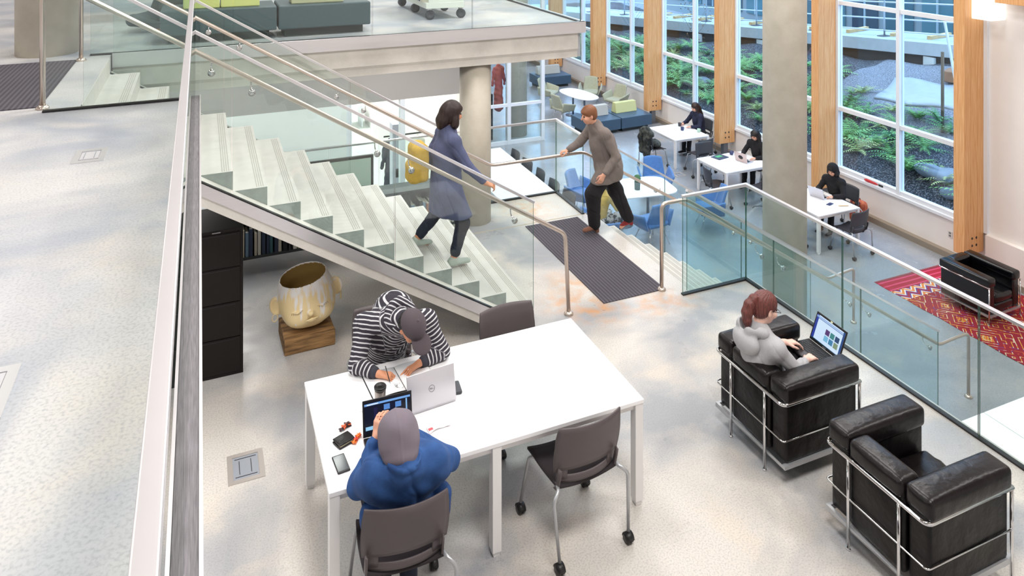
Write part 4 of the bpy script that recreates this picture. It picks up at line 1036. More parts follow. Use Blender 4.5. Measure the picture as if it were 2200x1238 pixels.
def coat(T, A):
    p = A['pelvis']; T.chain([A['chest'], p, p+v3(0.02,0,-0.16), p+v3(0.05,0,-0.26)], [0.13,0.14,0.15,0.16], 0.06)
    for i in (0,1): T.cone(A['hip'][i], A['hip'][i]+(A['kn'][i]-A['hip'][i])*0.95, 0.135, 0.120, 0.04)
    T.box(p+v3(0.05,0,-0.55), (0.4,0.4,0.25), None, 0.001, 0.008, -1)
t, off, A = person('person', 'dark haired person in a slate blue coat coming down the upper flight', J, SKIN2, NAVY, JEANS, pm('pale_sneaker',(186,194,186),0.8), h=0.009, topk=1.0, sleeve=0.86, extra_top=coat, base=(2.3,7.3,z3), bare_ankle=True, topname='coat')
hair_cap(t, off, v3(*J['head']), J['fwd'], J['up'], pm('dark_brown_hair', (44,28,24), 0.5), 1.05, h=0.009, curtain=0.05, bun=None)
S = SDF(0.010)
S.rb = None
S.box((2.05,7.34,1.60), (0.09,0.13,0.19), None, 0.06, 0.03).box((1.98,7.34,1.50), (0.05,0.10,0.10), None, 0.04, 0.03)
bg = S.mesh('backpack', pm('ochre_canvas', (206,168,74), 0.9, var=0.1, vscale=12), None, (2.08,7.34,1.60), folds(0.003)); bg.location = (2.08,7.34,1.60)
tag(bg, 'ochre yellow backpack on the back of the person on the stairs', 'bag')
# 5. person stepping up onto the mat
J = dict(head=(4.63,8.46,1.50), fwd=(-0.95,0.05,-0.25), up=(-0.25,0,1), neck=(4.735,8.48,1.36), chest=(4.84,8.48,1.12), pelvis=(4.93,8.48,0.83),
         sh=[(4.78,8.30,1.28),(4.80,8.66,1.28)], el=[(4.90,8.22,1.00),(4.64,8.74,1.06)], wr=[(4.72,8.22,0.80),(4.50,8.79,0.965)],
         hip=[(4.92,8.39,0.82),(4.92,8.57,0.82)], kn=[(4.66,8.40,0.50),(5.10,8.58,0.42)], an=[(4.68,8.40,0.10),(5.30,8.58,0.02)],
         toe=[(-1,-0.15,0),(-0.9,0,-0.5)], handd=[(-0.55,0,-0.85),(-0.95,0.05,-0.1)], handn=[(0,-1,0),(0,0.1,1)], curl=(0.5,1.2))
GREYS = pm('grey_jumper', (126,116,112), 0.95, var=0.05, vscale=60, bump=0.15, bscale=140)
def jumper(T, A):
    p = A['pelvis']; T.chain([A['chest'], p, p+v3(0.02,0,-0.12)], [0.15,0.17,0.18], 0.06)
    for i in (0,1): T.cone(A['hip'][i], A['hip'][i]+(A['kn'][i]-A['hip'][i])*0.6, 0.130, 0.125, 0.04)
    T.box(p+v3(0.05,0,-0.44), (0.5,0.5,0.24), None, 0.001, 0.01, -1)
SUEDE = pm('brown_suede', (122,82,66), 0.85); REDS = pm('brick_red_suede', (140,40,44), 0.8)
t, off, A = person('person', 'person in a grey jumper and wide black trousers stepping onto the landing mat', J, SKIN, GREYS, BLACKF, [SUEDE, REDS], h=0.009, topk=1.1, sleeve=0.86, extra_top=jumper, base=(4.75,8.48,0), legk=1.45, bulk=1.02, topname='jumper')
hair_cap(t, off, v3(*J['head']), J['fwd'], J['up'], pm('ginger_brown_hair', (132,84,54), 0.5), 1.0, h=0.009)
for a, bm_ in ((A['an'][0], SUEDE), (A['an'][1], REDS)): SDF(0.008).cone(a-v3(0,0,0.03), a+v3(0,0,0.07), 0.046, 0.05, 0.02).box(a+v3(0.035,0,-0.07), (0.024,0.03,0.028), None, 0.006, 0.01).mesh('boot_shaft', bm_, t, off)
# 6-8. the three at the windows
def sitter(label, x, y, facing, skin, topm, hairm, curtain, fringe, lean=0.12, hoodm=None, hands_y=0.18, z=L0, look=-0.55, legsm=BLACKF, h=0.012):
    f = v3(math.cos(facing), math.sin(facing), 0); s = v3(-f[1], f[0], 0)        # s = left
    p = v3(x, y, z+0.54); up = v3(0,0,1)
    ch = p+f*lean*0.6+up*0.33; nk = p+f*lean*1.1+up*0.55; hd = nk+f*0.06+up*0.14
    J = dict(head=hd, fwd=f+up*look, up=up+f*(-look)*0.9, neck=nk, chest=ch, pelvis=p,
             sh=[nk+s*0.17-up*0.08, nk-s*0.17-up*0.08], el=[p+f*0.24+s*0.27+up*0.25, p+f*0.24-s*0.27+up*0.25], wr=[p+f*0.42+s*hands_y+up*0.245, p+f*0.42-s*hands_y+up*0.245],
             hip=[p+s*0.09, p-s*0.09], kn=[p+s*0.11+f*0.43, p-s*0.11+f*0.43], an=[p+s*0.11+f*0.45-up*0.45, p-s*0.11+f*0.45-up*0.45],
             toe=[f, f], handd=[f-s*0.5, f+s*0.5], handn=[up, up], curl=(0.5, 0.5))
    t, off, A = person('person', label, J, skin, topm, legsm, BLACKP, h=h, base=(x, y, z), sleeve=0.93, topname='jumper')
    hair_cap(t, off, hd, J['fwd'], J['up'], hairm, 1.02, h=0.010, curtain=curtain, fringe=fringe)
    return t, off, A, J
BLKH = pm('black_hair', (24,20,20), 0.5)
sitter('person with long dark brown hair sitting at the farthest window table', 12.44, 16.50, PI, SKIN, pm('navy_knit', (32,36,60), 0.9), pm('long_brown_hair', (50,32,28), 0.5), 0.22, False, 0.10)
sitter('person with a black fringe reading at the middle window table', 12.26, 13.98, PI+0.25, SKIN, BLACKF, BLKH, 0.14, True, 0.12)
t, off, A, J = sitter('person in a black hooded top with headphones cord typing at the nearest window table', 12.12, 11.52, PI+0.25, SKIN, BLACKF, BLKH, 0.03, False, 0.12, hands_y=0.14)
S = SDF(0.012); hd = A['head']; r_, f_, u_ = head_R(A['fwd'], A['up']); R = np.array([r_, f_, u_])
S.ell(hd-f_*0.03+u_*0.02, [0.112,0.115,0.125], R, 0.03).ell(hd-f_*0.04-u_*0.09, [0.105,0.10,0.08], R, 0.04).ell(hd+f_*0.12-u_*0.03, [0.070,0.085,0.09], R, 0.015, -1)
S.mesh('hood', BLACKF, t, off)
# 9. seated person half hidden behind the walking one
sitter('seated person in an ochre top and patterned trousers behind the walking person', 7.12, 12.62, 0.35, SKIN, pm('ochre_knit', (206,176,104), 0.9), pm('dark_brown_hair', (44,28,24), 0.5), 0.05, True, 0.12, legsm=pm('patterned_cloth', (190,186,184), 0.9, col2=(44,46,52), vscale=14, c2lo=0.46, c2hi=0.54))
# 10. person curled up on the upper floor
J = dict(head=(-0.20,10.62,L2+0.52), fwd=(0.5,-0.5,-0.6), up=(0.4,-0.4,0.75), neck=(-0.30,10.68,L2+0.44), chest=(-0.40,10.78,L2+0.32), pelvis=(-0.50,10.92,L2+0.14),
         sh=[(-0.28,10.84,L2+0.40),(-0.42,10.56,L2+0.40)], el=[(-0.10,10.80,L2+0.20),(-0.42,10.42,L2+0.20)], wr=[(0.02,10.62,L2+0.06),(-0.28,10.30,L2+0.06)],
         hip=[(-0.42,10.95,L2+0.13),(-0.58,10.84,L2+0.13)], kn=[(-0.10,11.0,L2+0.16),(-0.78,10.48,L2+0.16)], an=[(-0.28,10.72,L2+0.08),(-0.46,10.40,L2+0.08)],
         toe=[(-0.7,-0.5,0),(0.8,-0.1,0)], handd=[(0.3,-0.8,-0.2),(0.6,-0.6,-0.2)], handn=[(0,0,1),(0,0,1)], curl=(0.4,0.4))
t, off, A = person('person', 'person in dark clothes sitting low on the upper floor beside the benches', J, SKIN2, pm('dark_green_cloth', (56,66,64), 0.9), pm('grey_cloth', (70,76,80), 0.9), pm('tan_shoe', (170,120,80), 0.7), h=0.011, base=(-0.5,10.9,L2), sleeve=0.95, topname='jacket')
hair_cap(t, off, v3(*J['head']), J['fwd'], J['up'], BLKH, 1.02, h=0.010)
# ------------------------------------------------------------------ letters as small strokes
FONT = {'D':[(0,0,0,1),(0,1,.7,.8),(.7,.8,.7,.2),(.7,.2,0,0)],'E':[(0,0,0,1),(0,1,.7,1),(0,.5,.6,.5),(0,0,.7,0)],'L':[(0,1,0,0),(0,0,.7,0)],
        'A':[(0,0,.35,1),(.35,1,.7,0),(.15,.4,.55,.4)],'S':[(.7,1,0,1),(0,1,0,.5),(0,.5,.7,.5),(.7,.5,.7,0),(.7,0,0,0)],'U':[(0,1,0,0),(0,0,.7,0),(.7,0,.7,1)]}
def word(g, s, M, h, w):
    """strokes in the local xy plane of M"""
    x = 0
    for ch in s:
        for (a, b, c, d) in FONT[ch]:
            p = Vector((x+a*h, b*h, 0)); q = Vector((x+c*h, d*h, 0)); e = (q-p).normalized(); n = Vector((-e.y, e.x, 0))*w/2
            g.add([p-n, q-n, q+n, p+n], [(0,1,2,3)], 0, False, M)
        x += h*0.95
    return x
# ------------------------------------------------------------------ laptops: hinge along x, keyboard towards -y, screen faces -y
def screen_mat(name, fn):
    m = bpy.data.materials.new(name); m.use_nodes = True; t = m.node_tree; b = t.nodes['Principled BSDF']; b.inputs['Roughness'].default_value = 0.15
    tc = N(t, 'ShaderNodeTexCoord'); col = fn(t, tc)
    b.inputs['Base Color'].default_value = (0.01, 0.01, 0.012, 1); t.links.new(col, b.inputs['Emission Color']); b.inputs['Emission Strength'].default_value = 0.9
    return m
def laptop(name, label, loc, rz, w, d, open_deg, body, lid, scr, keys=True, logo=None):
    t = thing(name, label, 'laptop', loc, rz)
    G().rbox((0,-d/2,0.009), (w,d,0.016), 0.006, 0, n=2).build('base', body, t)
    if keys:
        g = G(); nx = 14; ny = 5; kw = w*0.86/nx; kd = d*0.46/ny
        for i in range(nx):
            for j in range(ny):
                if j == 0 and 4 <= i <= 8 and i != 4: continue
                x0 = -w*0.43+i*kw; y0 = -d*0.64+j*kd; x1 = x0+kw*(5 if (j == 0 and i == 4) else 1)
                g.box(x0+0.0015, x1-0.0015, y0+0.0015, y0+kd-0.0015, 0.017, 0.0195)
        g.build('keyboard', pm('key_black', (18,18,20), 0.5), t)
        G().box(-w*0.15,w*0.15,-d*0.95,-d*0.70,0.0172,0.0180).build('trackpad', pm('trackpad_grey', (60,58,62), 0.4), t)
    M = Matrix.Translation((0,0,0.016)) @ Matrix.Rotation(math.radians(open_deg-90), 4, 'X').inverted()
    hgt = d*0.97
    G().rbox((0,0.004,hgt/2), (w,0.007,hgt), 0.003, 0, M, n=2).build('lid', lid, t)
    b = G().box(-w/2+0.002,w/2-0.002,-0.0005,0.0004,0.004,hgt-0.003,0,M).build('bezel', BLACKP, t)
    if scr is not None:
        s_ = G()
        s_.box(-0.5,0.5,-0.0011,-0.0006,0,1)
        me = s_.build('screen', scr, t); me.matrix_local = M @ Matrix.Translation((0,0,0.022)) @ Matrix.Diagonal((w*0.93,1,hgt-0.038,1))
    return t, M, hgt
def rect(t, X, Z, x0, x1, z0, z1):
    return mth(t, 'MULTIPLY', mth(t, 'MULTIPLY', mth(t, 'GREATER_THAN', X, x0), mth(t, 'LESS_THAN', X, x1)), mth(t, 'MULTIPLY', mth(t, 'GREATER_THAN', Z, z0), mth(t, 'LESS_THAN', Z, z1)))
def layers(t, tc, base, items):
    sx = N(t, 'ShaderNodeSeparateXYZ'); t.links.new(tc.outputs['Object'], sx.inputs[0]); X, Z = sx.outputs[0], sx.outputs[2]
    cur = base
    for (r, c) in items:
        m = N(t, 'ShaderNodeMix'); m.data_type = 'RGBA'; t.links.new(rect(t, X, Z, *r), m.inputs[0])
        if isinstance(cur, tuple): m.inputs[6].default_value = (*srgb(cur), 1)
        else: t.links.new(cur, m.inputs[6])
        m.inputs[7].default_value = (*srgb(c), 1); cur = m.outputs[2]
    return cur
scrA = screen_mat('photo_screen', lambda t, tc: layers(t, tc, (6,8,26), [((-.5,.5,.90,.97),(120,170,230)),((-.45,-.2,.91,.95),(220,235,250)),((.40,.43,.15,.88),(140,190,240)),((-.08,.30,.66,.84),(90,140,210)),((.05,.17,.60,.84),(10,14,40)),((-.48,-.02,.10,.22),(150,205,240)),((-.30,-.22,.3,.8),(26,20,60))]))
items = [((-.5,-.42,0,1),(40,60,150)),((-.5,.5,.90,.96),(150,180,225)),((-.5,.5,.86,.885),(60,100,170)),((.44,.5,0,1),(30,70,130)),((-.5,.5,0,.03),(30,80,110))]
cc = [(84,52,110),(60,130,130),(40,70,110),(120,180,215),(70,130,170),(130,150,120)]
for k in range(6):
    x0 = -0.10+0.17*(k % 3); z0 = 0.44-0.26*(k//3); items.append(((x0,x0+0.14,z0,z0+0.22), cc[k]))
scrB = screen_mat('web_screen', lambda t, tc: layers(t, tc, (206,228,250), items))
ALUM = pm('laptop_silver', (206,204,210), 0.32, 0.35); LBLK = pm('laptop_black', (30,28,30), 0.4)
laptop('laptop', 'black laptop with a dark blue screen in front of the person in blue', (1.135,4.785,0.741), math.radians(-2), 0.325, 0.225, 100, LBLK, LBLK, scrA)
t, M, hgt = laptop('laptop', 'silver laptop lid facing the viewer with a round emblem', (1.475,4.915,0.741), PI+math.radians(5), 0.35, 0.24, 78, ALUM, ALUM, None)
g = G(); Mo = M @ Matrix.Translation((0,0.0085,hgt*0.5)) @ Matrix(((-1,0,0,0),(0,0,1,0),(0,1,0,0),(0,0,0,1)))
ring = [(0.021*math.cos(a), 0.021*math.sin(a), 0.0) for a in np.linspace(0, 2*PI, 33)[:-1]]
g.tube(ring, 0.0013, 6, 0, True, Mo)
word(g, 'DELL', Mo @ Matrix.Translation((-0.0135,-0.0038,0.0006)), 0.0078, 0.0016)
g.build('emblem', pm('emblem_grey', (110,110,118), 0.4, 0.5), t)
t, M, hgt = laptop('laptop', 'black laptop with a bright web page on the lap of the ponytailed person', (4.665,4.575,0.585), -PI/2+math.radians(-4), 0.335, 0.235, 112, LBLK, LBLK, scrB)
G().box(-0.011,0.011,-0.0022,-0.0012,hgt-0.014,hgt-0.002,0,M).build('webcam_sticker', pm('sticker_cream', (232,232,190), 0.5), t)
g = G(); word(g, 'ASUS', M @ Matrix.Translation((-0.018,-0.0022,0.006)) @ Matrix.Rotation(PI/2, 4, 'X'), 0.010, 0.0018); g.build('maker_word', pm('sticker_grey', (150,150,156), 0.4), t)
t, M, hgt = laptop('laptop', 'silver laptop with a dark oval sticker at the middle window table', (11.50,13.72,L0+0.741), PI/2+0.25, 0.33, 0.23, 105, ALUM, pm('rose_silver', (206,186,182), 0.4, 0.2), None)
G().lathe([(0.052,0),(0.052,0.001),(0.0001,0.001)], 24, 0, M @ Matrix.Translation((0,0.0085,hgt*0.5)) @ Matrix.Rotation(-PI/2, 4, 'X') @ Matrix.Diagonal((1.2,0.9,1,1))).build('oval_sticker', pm('sticker_black', (36,34,38), 0.5), t)
laptop('laptop', 'silver laptop in front of the person in the black hood', (11.50,11.45,L0+0.741), PI/2+0.25, 0.33, 0.23, 110, ALUM, ALUM, None)
# ---- small things on the big table
TT = 0.741
def place(o, loc, rz=0): o.location = loc; o.rotation_euler = (0,0,rz); return o
t = thing('travel_mug', 'steel travel mug with a black lid on the white table', 'mug', (1.135,5.02,TT))
G().lathe([(0.029,0),(0.032,0.01),(0.038,0.150),(0.039,0.165)], 28).build('cup', pm('mug_steel', (150,142,136), 0.3, 0.9), t)
G().lathe([(0.041,0.163),(0.042,0.178),(0.037,0.184),(0.036,0.180),(0.0001,0.180)], 28).box(-0.014,0.014,-0.006,0.006,0.180,0.183,1).build('lid', [BLACKP, pm('slot_dark', (8,8,8), 0.6)], t)
t = thing('sketchbook', 'open white sketchbook under the hands of the person in stripes', 'book', (1.345,5.315,TT), math.radians(4))
G().box(-0.24,0.24,-0.15,0.15,0,0.004).build('cover', BLACKP, t)
g = G()
for s_ in (-1, 1): g.grid(lambda u, v, s_=s_: (s_*(0.003+0.232*u), -0.146+0.292*v, 0.007+0.006*math.sin(PI*min(1, u*1.3))), 8, 2, 0, 0.003*(-s_))
g.build('page', pm('paper_white', (242,242,244), 0.9), t)
g = G(); rr = random.Random(3)
for k in range(26):
    p = Vector((-0.055+rr.gauss(0, 0.016), -0.075+rr.gauss(0, 0.02), 0.0150)); a = rr.uniform(0, 2*PI); q = p+Vector((math.cos(a), math.sin(a), 0))*rr.uniform(0.01, 0.03)
    g.tube([p, (p+q)/2+Vector((rr.uniform(-.004,.004),rr.uniform(-.004,.004),0)), q], 0.0008, 4)
g.tube([Vector((0.15+0.03*math.cos(a), 0.02+0.06*math.sin(a), 0.0145)) for a in np.linspace(0.1, 2.0, 10)], 0.0009, 4)
g.build('ink_drawing', pm('ink', (20,18,20), 0.6), t)
o = G().tube([(0,0,0),(0.052,-0.028,0.085)], 0.0035, 8).tube([(0,0,0),(-0.006,0.003,-0.010)], 0.0018, 6).build('pen', BLACKP); place(o, (1.262,5.275,TT+0.028), 2.4); tag(o, 'dark drawing pen in the hand of the person in stripes', 'pen')
o = G().rbox((0,0,0.012), (0.065,0.13,0.024), 0.011, 0, n=3).build('glasses_case', pm('slate_case', (62,64,72), 0.5)); place(o, (1.69,5.05,TT), -0.12); tag(o, 'rounded slate case just behind the silver laptop', 'case')
t = thing('smartphone', 'black smartphone at the left end of the white table', 'phone', (0.805,4.645,TT), math.radians(5))
G().rbox((0,0,0.005), (0.078,0.155,0.010), 0.004, 0, n=2).build('body', BLACKP, t); G().box(-0.034,0.034,-0.068,0.068,0.0102,0.0108).build('screen', pm('phone_glass', (60,64,70), 0.08), t)
t = thing('wallet', 'black folded wallet on the white table beside orange wrappers', 'wallet', (0.855,4.83,TT), math.radians(22))
G().rbox((0,0,0.006), (0.115,0.09,0.010), 0.005, 0, n=3, puff=0.002).build('lower_flap', LEATHER, t); G().rbox((0.002,0.004,0.021), (0.112,0.086,0.009), 0.0045, 0, n=3, puff=0.003).build('upper_flap', LEATHER, t)
G().box(-0.05,0.045,-0.040,0.030,0.0115,0.0165).build('banknotes', pm('notes', (176,166,140), 0.9), t)
def wrapper(label, loc, rz, c1, c2, seed):
    rr = random.Random(seed); g = G()
    for k in range(3):
        ph = rr.uniform(0, 6)
        g.grid(lambda u, v, k=k, ph=ph: ((u-0.5)*0.085*(1-0.3*k)+0.01*k, (v-0.5)*(0.018+0.035*abs(u-0.5)), 0.010+0.009*math.sin(9*v+ph+4*u)+0.006*k), 10, 5, k % 2, 0.0006)
    o = g.build('candy_wrapper', [pm('foil_'+str(c1[0])+str(c1[2]), c1, 0.3, 0.3), pm('foil_'+str(c2[0])+str(c2[2]), c2, 0.35, 0.1)]); place(o, loc, rz); return tag(o, label, 'wrapper')
wrapper('twisted dark purple and orange candy wrapper above the wallet', (0.885,4.955,TT), 0.5, (58,34,40), (226,96,50), 1)
wrapper('twisted orange and red candy wrapper right of the wallet', (0.935,4.815,TT), 0.9, (232,112,40), (206,40,40), 2)
g = G(); g.grid(lambda u, v: ((u-0.5)*0.16, (v-0.5)*0.07+0.02*math.sin(u*3), 0.004+0.010*abs(math.sin(u*5+v))), 12, 4, 0, 0.0008); g.box(-0.075,-0.045,-0.012,0.008,0.013,0.0145,1)
o = g.build('torn_wrapper', [pm('paper_bag', (246,240,240), 0.8), pm('pink_print', (222,96,104), 0.8)]); place(o, (1.46,4.72,TT), 0.1); tag(o, 'crumpled white paper wrapper with pink print near the table centre', 'wrapper')
g = G(); g.tube([(0,0,0.004),(0.02,-0.03,0.012),(0.05,-0.055,0.010),(0.085,-0.07,0.004)], 0.003, 6); o = g.build('plastic_straw', pm('clear_white', (236,238,240), 0.3)); place(o, (0.95,5.12,TT), 0.1); tag(o, 'thin white plastic straw wrapper lying left of the travel mug', 'wrapper')
# ---- head planter on a timber block
o = G().box(-0.235,0.235,-0.22,0.22,0,0.15).build('timber_block', pm('old_oak', (172,132,84), 0.85, col2=(96,70,44), vscale=3, stretch=(1,9,9), bump=0.5, bscale=14), None, 0.012); place(o, (0.955,7.42,0), 0.03); tag(o, 'worn brown timber block under the ceramic head', 'block')
HB = v3(0.955, 7.42, 0.15)
t = thing('head_planter', 'cream ceramic head with closed eyes, hoop earrings and an open top', 'sculpture', tuple(HB))
roll = math.radians(-9); cr, sr = math.cos(roll), math.sin(roll)
R = np.array([(cr,0,-sr),(0,1,0),(sr,0,cr)])
def HP(x, y, z): return HB+v3(0,0,0.27)+R.T @ v3(x, y, z)
S = SDF(0.007)
S.ell(HP(0,0,-0.02), [0.272,0.255,0.235], R, 0.04).ell(HP(0,0.01,0.12), [0.235,0.225,0.24], R, 0.08).ell(HP(0,0.0,-0.20), [0.16,0.15,0.06], None, 0.06)
S.ell(HP(-0.10,-0.10,-0.10), [0.13,0.13,0.11], R, 0.05).ell(HP(0.10,-0.10,-0.10), [0.13,0.13,0.11], R, 0.05)
S.ell(HP(0,-0.262,-0.045), [0.030,0.028,0.024], R, 0.015)
S.chain([HP(-0.060,-0.252,-0.108), HP(0,-0.266,-0.100), HP(0.060,-0.252,-0.108)], [0.005,0.009,0.005], 0.01)
S.chain([HP(-0.050,-0.250,-0.120), HP(0,-0.262,-0.117), HP(0.045,-0.252,-0.120)], [0.004,0.008,0.004], 0.006)
for s_ in (-1, 1):
    S.chain([HP(s_*(0.075),-0.248,0.005), HP(s_*0.115,-0.245,-0.010), HP(s_*0.165,-0.220,0.002)], [0.007,0.010,0.007], 0.008)
    S.ell(HP(s_*0.285,0.0,0.0), [0.062,0.028,0.090], R, 0.02).ell(HP(s_*0.296,-0.022,0.002), [0.044,0.020,0.068], R, 0.012, -1)
S.ell(HP(0.225,-0.135,-0.06), [0.014,0.014,0.030], R, 0.01)
S.ell(HP(0,0.005,0.16), [0.215,0.205,0.32], R, 0.012, -1).ell(HP(0,0,0.0), [0.245,0.235,0.205], R, 0.03, -1)
S.box(HP(0,0,0.45), (0.5,0.5,0.20), R, 0.001, 0.03, -1)
def glaze(t, tc):
    sx = N(t, 'ShaderNodeSeparateXYZ'); t.links.new(tc.outputs['Object'], sx.inputs[0])
    mp = N(t, 'ShaderNodeMapping'); mp.inputs['Scale'].default_value = (26, 26, 0.6); t.links.new(tc.outputs['Object'], mp.inputs[0])
    n = N(t, 'ShaderNodeTexNoise'); n.inputs['Scale'].default_value = 1; n.inputs['Detail'].default_value = 2; t.links.new(mp.outputs[0], n.inputs[0])
    pw = mth(t, 'POWER', n.outputs['Fac'], 4.0)
    v = mth(t, 'ADD', sx.outputs[2], mth(t, 'MULTIPLY', pw, 1.6)); return mth(t, 'MULTIPLY', mth(t, 'SUBTRACT', v, 0.42), 9, True)
def inner_faces(me, V):
    c0 = HP(0,0,0.02)-HB; u0 = R.T @ v3(0,0,1)
    for p in me.polygons:
        d = v3(*p.center)-c0; d = d-u0*(d@u0); n = v3(*p.normal)
        if d@n < -0.02*np.linalg.norm(d) and np.linalg.norm(d) > 0.02 and np.linalg.norm(d) < 0.262 and (v3(*p.center)-c0)@u0 < 0.19 and n@u0 < 0.3: p.material_index = 1
        elif np.linalg.norm(v3(*p.center)-c0-v3(0,0,0)) < 0.19 and n@u0 > 0.6: p.material_index = 1
S.mesh('head_shell', [coordmix('glazed_stoneware', (246,222,170), (246,242,240), glaze, 0.28), pm('raw_clay_inside', (152,124,70), 0.6)], t, HB, None, inner_faces)
g = G()
for s_ in (-1, 1):
    for k in range(6):
        a = HP(s_*(0.085+0.016*k),-0.252+0.004*k,-0.010+0.001*k)-HB; g.tube([Vector(a), Vector(a+v3(s_*0.004,-0.004,-0.014))], 0.0018, 5)
g.build('eyelashes', pm('incised_brown', (168,136,88), 0.6), t)
for s_ in (-1, 1):
    c = HP(s_*0.315,-0.01,-0.105)-HB
    ring = [Vector(c)+Vector((0.026*math.cos(a)*(1 if s_ < 0 else 0.35), 0.026*math.cos(a)*(0.2 if s_ < 0 else 0.9), 0.034*math.sin(a))) for a in np.linspace(0, 2*PI, 25)[:-1]]
    G().tube(ring, 0.0065, 8, 0, True).build('earring', pm('cream_hoop', (230,214,176), 0.35), t)
# ---- filing cabinet under the stair
t = thing('filing_cabinet', 'tall dark filing cabinet under the upper flight', 'cabinet', (-0.10,7.38,0))
CABM = pm('dark_bronze_metal', (20,14,12), 0.55, 0, 0.3)
G().box(-0.46,0.46,-0.28,0.28,0,1.31).build('body', CABM, t, 0.004)
for k in range(4):
    dr = G().box(-0.435,0.435,-0.292,-0.28,0.035+0.313*k,0.340+0.313*k).build('drawer', CABM, t, 0.003)
    G().box(-0.40,0.40,-0.298,-0.292,0.326+0.313*k,0.332+0.313*k).build('drawer_lip', BLACKP, dr)
G().box(0.20,0.27,-0.294,-0.291,1.292,1.300).build('maker_plate', pm('plate_grey', (150,150,150), 0.4, 0.5), t)
# ---- low bookcase and books behind the stair
t = thing('low_bookcase', 'low dark bookcase seen between the stair treads', 'bookcase', (1.75,9.50,0))
g = G().box(-1.5,1.5,-0.16,0.16,0,0.03).box(-1.5,1.5,-0.16,0.16,0.50,0.53).box(-1.5,1.5,0.145,0.16,0.03,0.50)
g.build('carcass', pm('graphite_metal', (60,64,66), 0.5), t)
for k in range(5): G().box(-1.5+0.745*k,-1.48+0.745*k,-0.16,0.145,0.03,0.50).build('divider', pm('graphite_metal', (60,64,66), 0.5), t)
bc = [(206,200,184),(60,72,96),(150,52,46),(224,222,214),(70,110,120),(214,170,70),(44,44,50),(150,160,120),(176,120,90),(120,150,176)]
rr = random.Random(11); names = ['cream','navy','brick red','white','teal','mustard','black','olive','tan','pale blue']
x = 0.30; n = 0
while x < 3.20 and n < 64:
    w = rr.uniform(0.025, 0.05); hgt = rr.uniform(0.24, 0.34); k = rr.randrange(10)
    if any(abs(x+w/2-(0.26+0.745*q)) < 0.045 for q in range(5)): x += 0.02; continue
    g = G().box(-w/2,w/2,-0.11,0.09,0,hgt,0).box(-w/2+0.003,w/2-0.003,-0.105,0.088,hgt,hgt+0.0008,1)
    o = g.build('book', [pm('cloth_'+names[k].replace(' ','_'), bc[k], 0.7), pm('paper_edge', (226,220,206), 0.9)]); place(o, (x+w/2, 9.46, 0.031), rr.uniform(-.05,.05))
    tag(o, names[k]+' book standing in the low bookcase behind the upper flight', 'book', names[k]+' books in the low bookcase'); x += w+0.012; n += 1
t = thing('display_screen', 'dark framed pale display board behind the upper flight', 'display', (1.55,9.56,0.532))
G().box(-0.52,0.52,-0.02,0.02,0.04,0.46).build('frame', BLACKP, t, 0.003); G().box(-0.485,0.485,-0.0235,-0.0205,0.075,0.425).build('screen', pm('pale_board', (206,226,214), 0.4), t)
G().box(-0.2,0.2,-0.06,0.06,0,0.04).build('stand', BLACKP, t)
# ---- things in the rooms beyond
t = thing('copier', 'small grey and white copier on a table inside the glazed room', 'printer', (4.05,22.6,L0))
G().box(-0.5,0.5,-0.35,0.35,0.66,0.70).build('table_top', WHITE_TOP, t); G().box(-0.3,0.3,-0.25,0.25,0.70,0.95).build('body', pm('printer_grey', (96,104,106), 0.5), t, 0.01); G().box(-0.26,0.26,-0.2,0.22,0.95,1.10).build('scanner_lid', WHITE_MET, t, 0.01)
for sx in (-0.45,0.45): G().box(sx-0.02,sx+0.02,-0.3,0.3,0,0.66).build('leg', ALU, t)
t = thing('coat_stand', 'black coat stand with hanging coats inside the glazed room', 'coat stand', (4.05,15.6,L0))
G().lathe([(0.22,0),(0.22,0.02),(0.02,0.04),(0.018,1.9)], 16).box(-0.45,0.45,-0.012,0.012,1.72,1.75).build('stand', BLACKP, t)
def garment(label, x, c, y=15.6, w=0.15, top=1.64, L=0.95):
    S = SDF(0.016); S.chain([(x-0.12,y,L0+top-0.06),(x,y,L0+top),(x+0.12,y,L0+top-0.06)], [0.035,0.045,0.035], 0.05).chain([(x,y,L0+top-0.10),(x,y,L0+top-L)], [0.10,w], 0.05)
    for s_ in (-1, 1): S.chain([(x+s_*0.13,y,L0+top-0.08),(x+s_*0.19,y,L0+top-0.55)], [0.045,0.04], 0.03)
    o = S.mesh('hanging_coat', pm('coat_%d_%d' % (c[0], c[2]), c, 0.9), None, (x,y,L0+top), folds(0.012, 0.7)); o.location = (x,y,L0+top); tag(o, label, 'coat')
garment('dark navy coat hanging in the glazed room behind the column', 3.76, (40,44,66)); garment('pale cream coat hanging beside the navy one in the glazed room', 4.34, (226,220,210))
t = thing('steel_locker', 'grey upright service cabinet with a dark slot inside the glazed room', 'cabinet', (3.62,14.6,L0))
G().box(-0.10,0.10,-0.12,0.12,0,2.3).build('body', pm('locker_lilac', (196,194,210), 0.4), t, 0.004); G().box(-0.035,0.035,-0.126,-0.12,1.25,1.42).build('slot', BLACKP, t)
t = thing('swivel_chair', 'black swivel chair at the back of the glazed room', 'chair', (3.62,21.6,L0))
for k in range(5):
    a = 2*PI*k/5+0.3; G().tube([(0,0,0.10),(0.30*math.cos(a),0.30*math.sin(a),0.06)], [0.025,0.015], 8).build('leg', BLACKP, t)
G().tube([(0,0,0.10),(0,0,0.44)], 0.025, 10).build('column', BLACKP, t); G().rbox((0,0,0.48), (0.48,0.46,0.08), 0.035, 0, n=3).build('seat', BLACKP, t); G().rbox((0.0,0.22,0.80), (0.42,0.06,0.46), 0.03, 0, n=3).build('backrest', BLACKP, t)
t = thing('display_shelf', 'black shelf unit with goods behind the far glass partition', 'shelf', (6.92,19.9,L0))
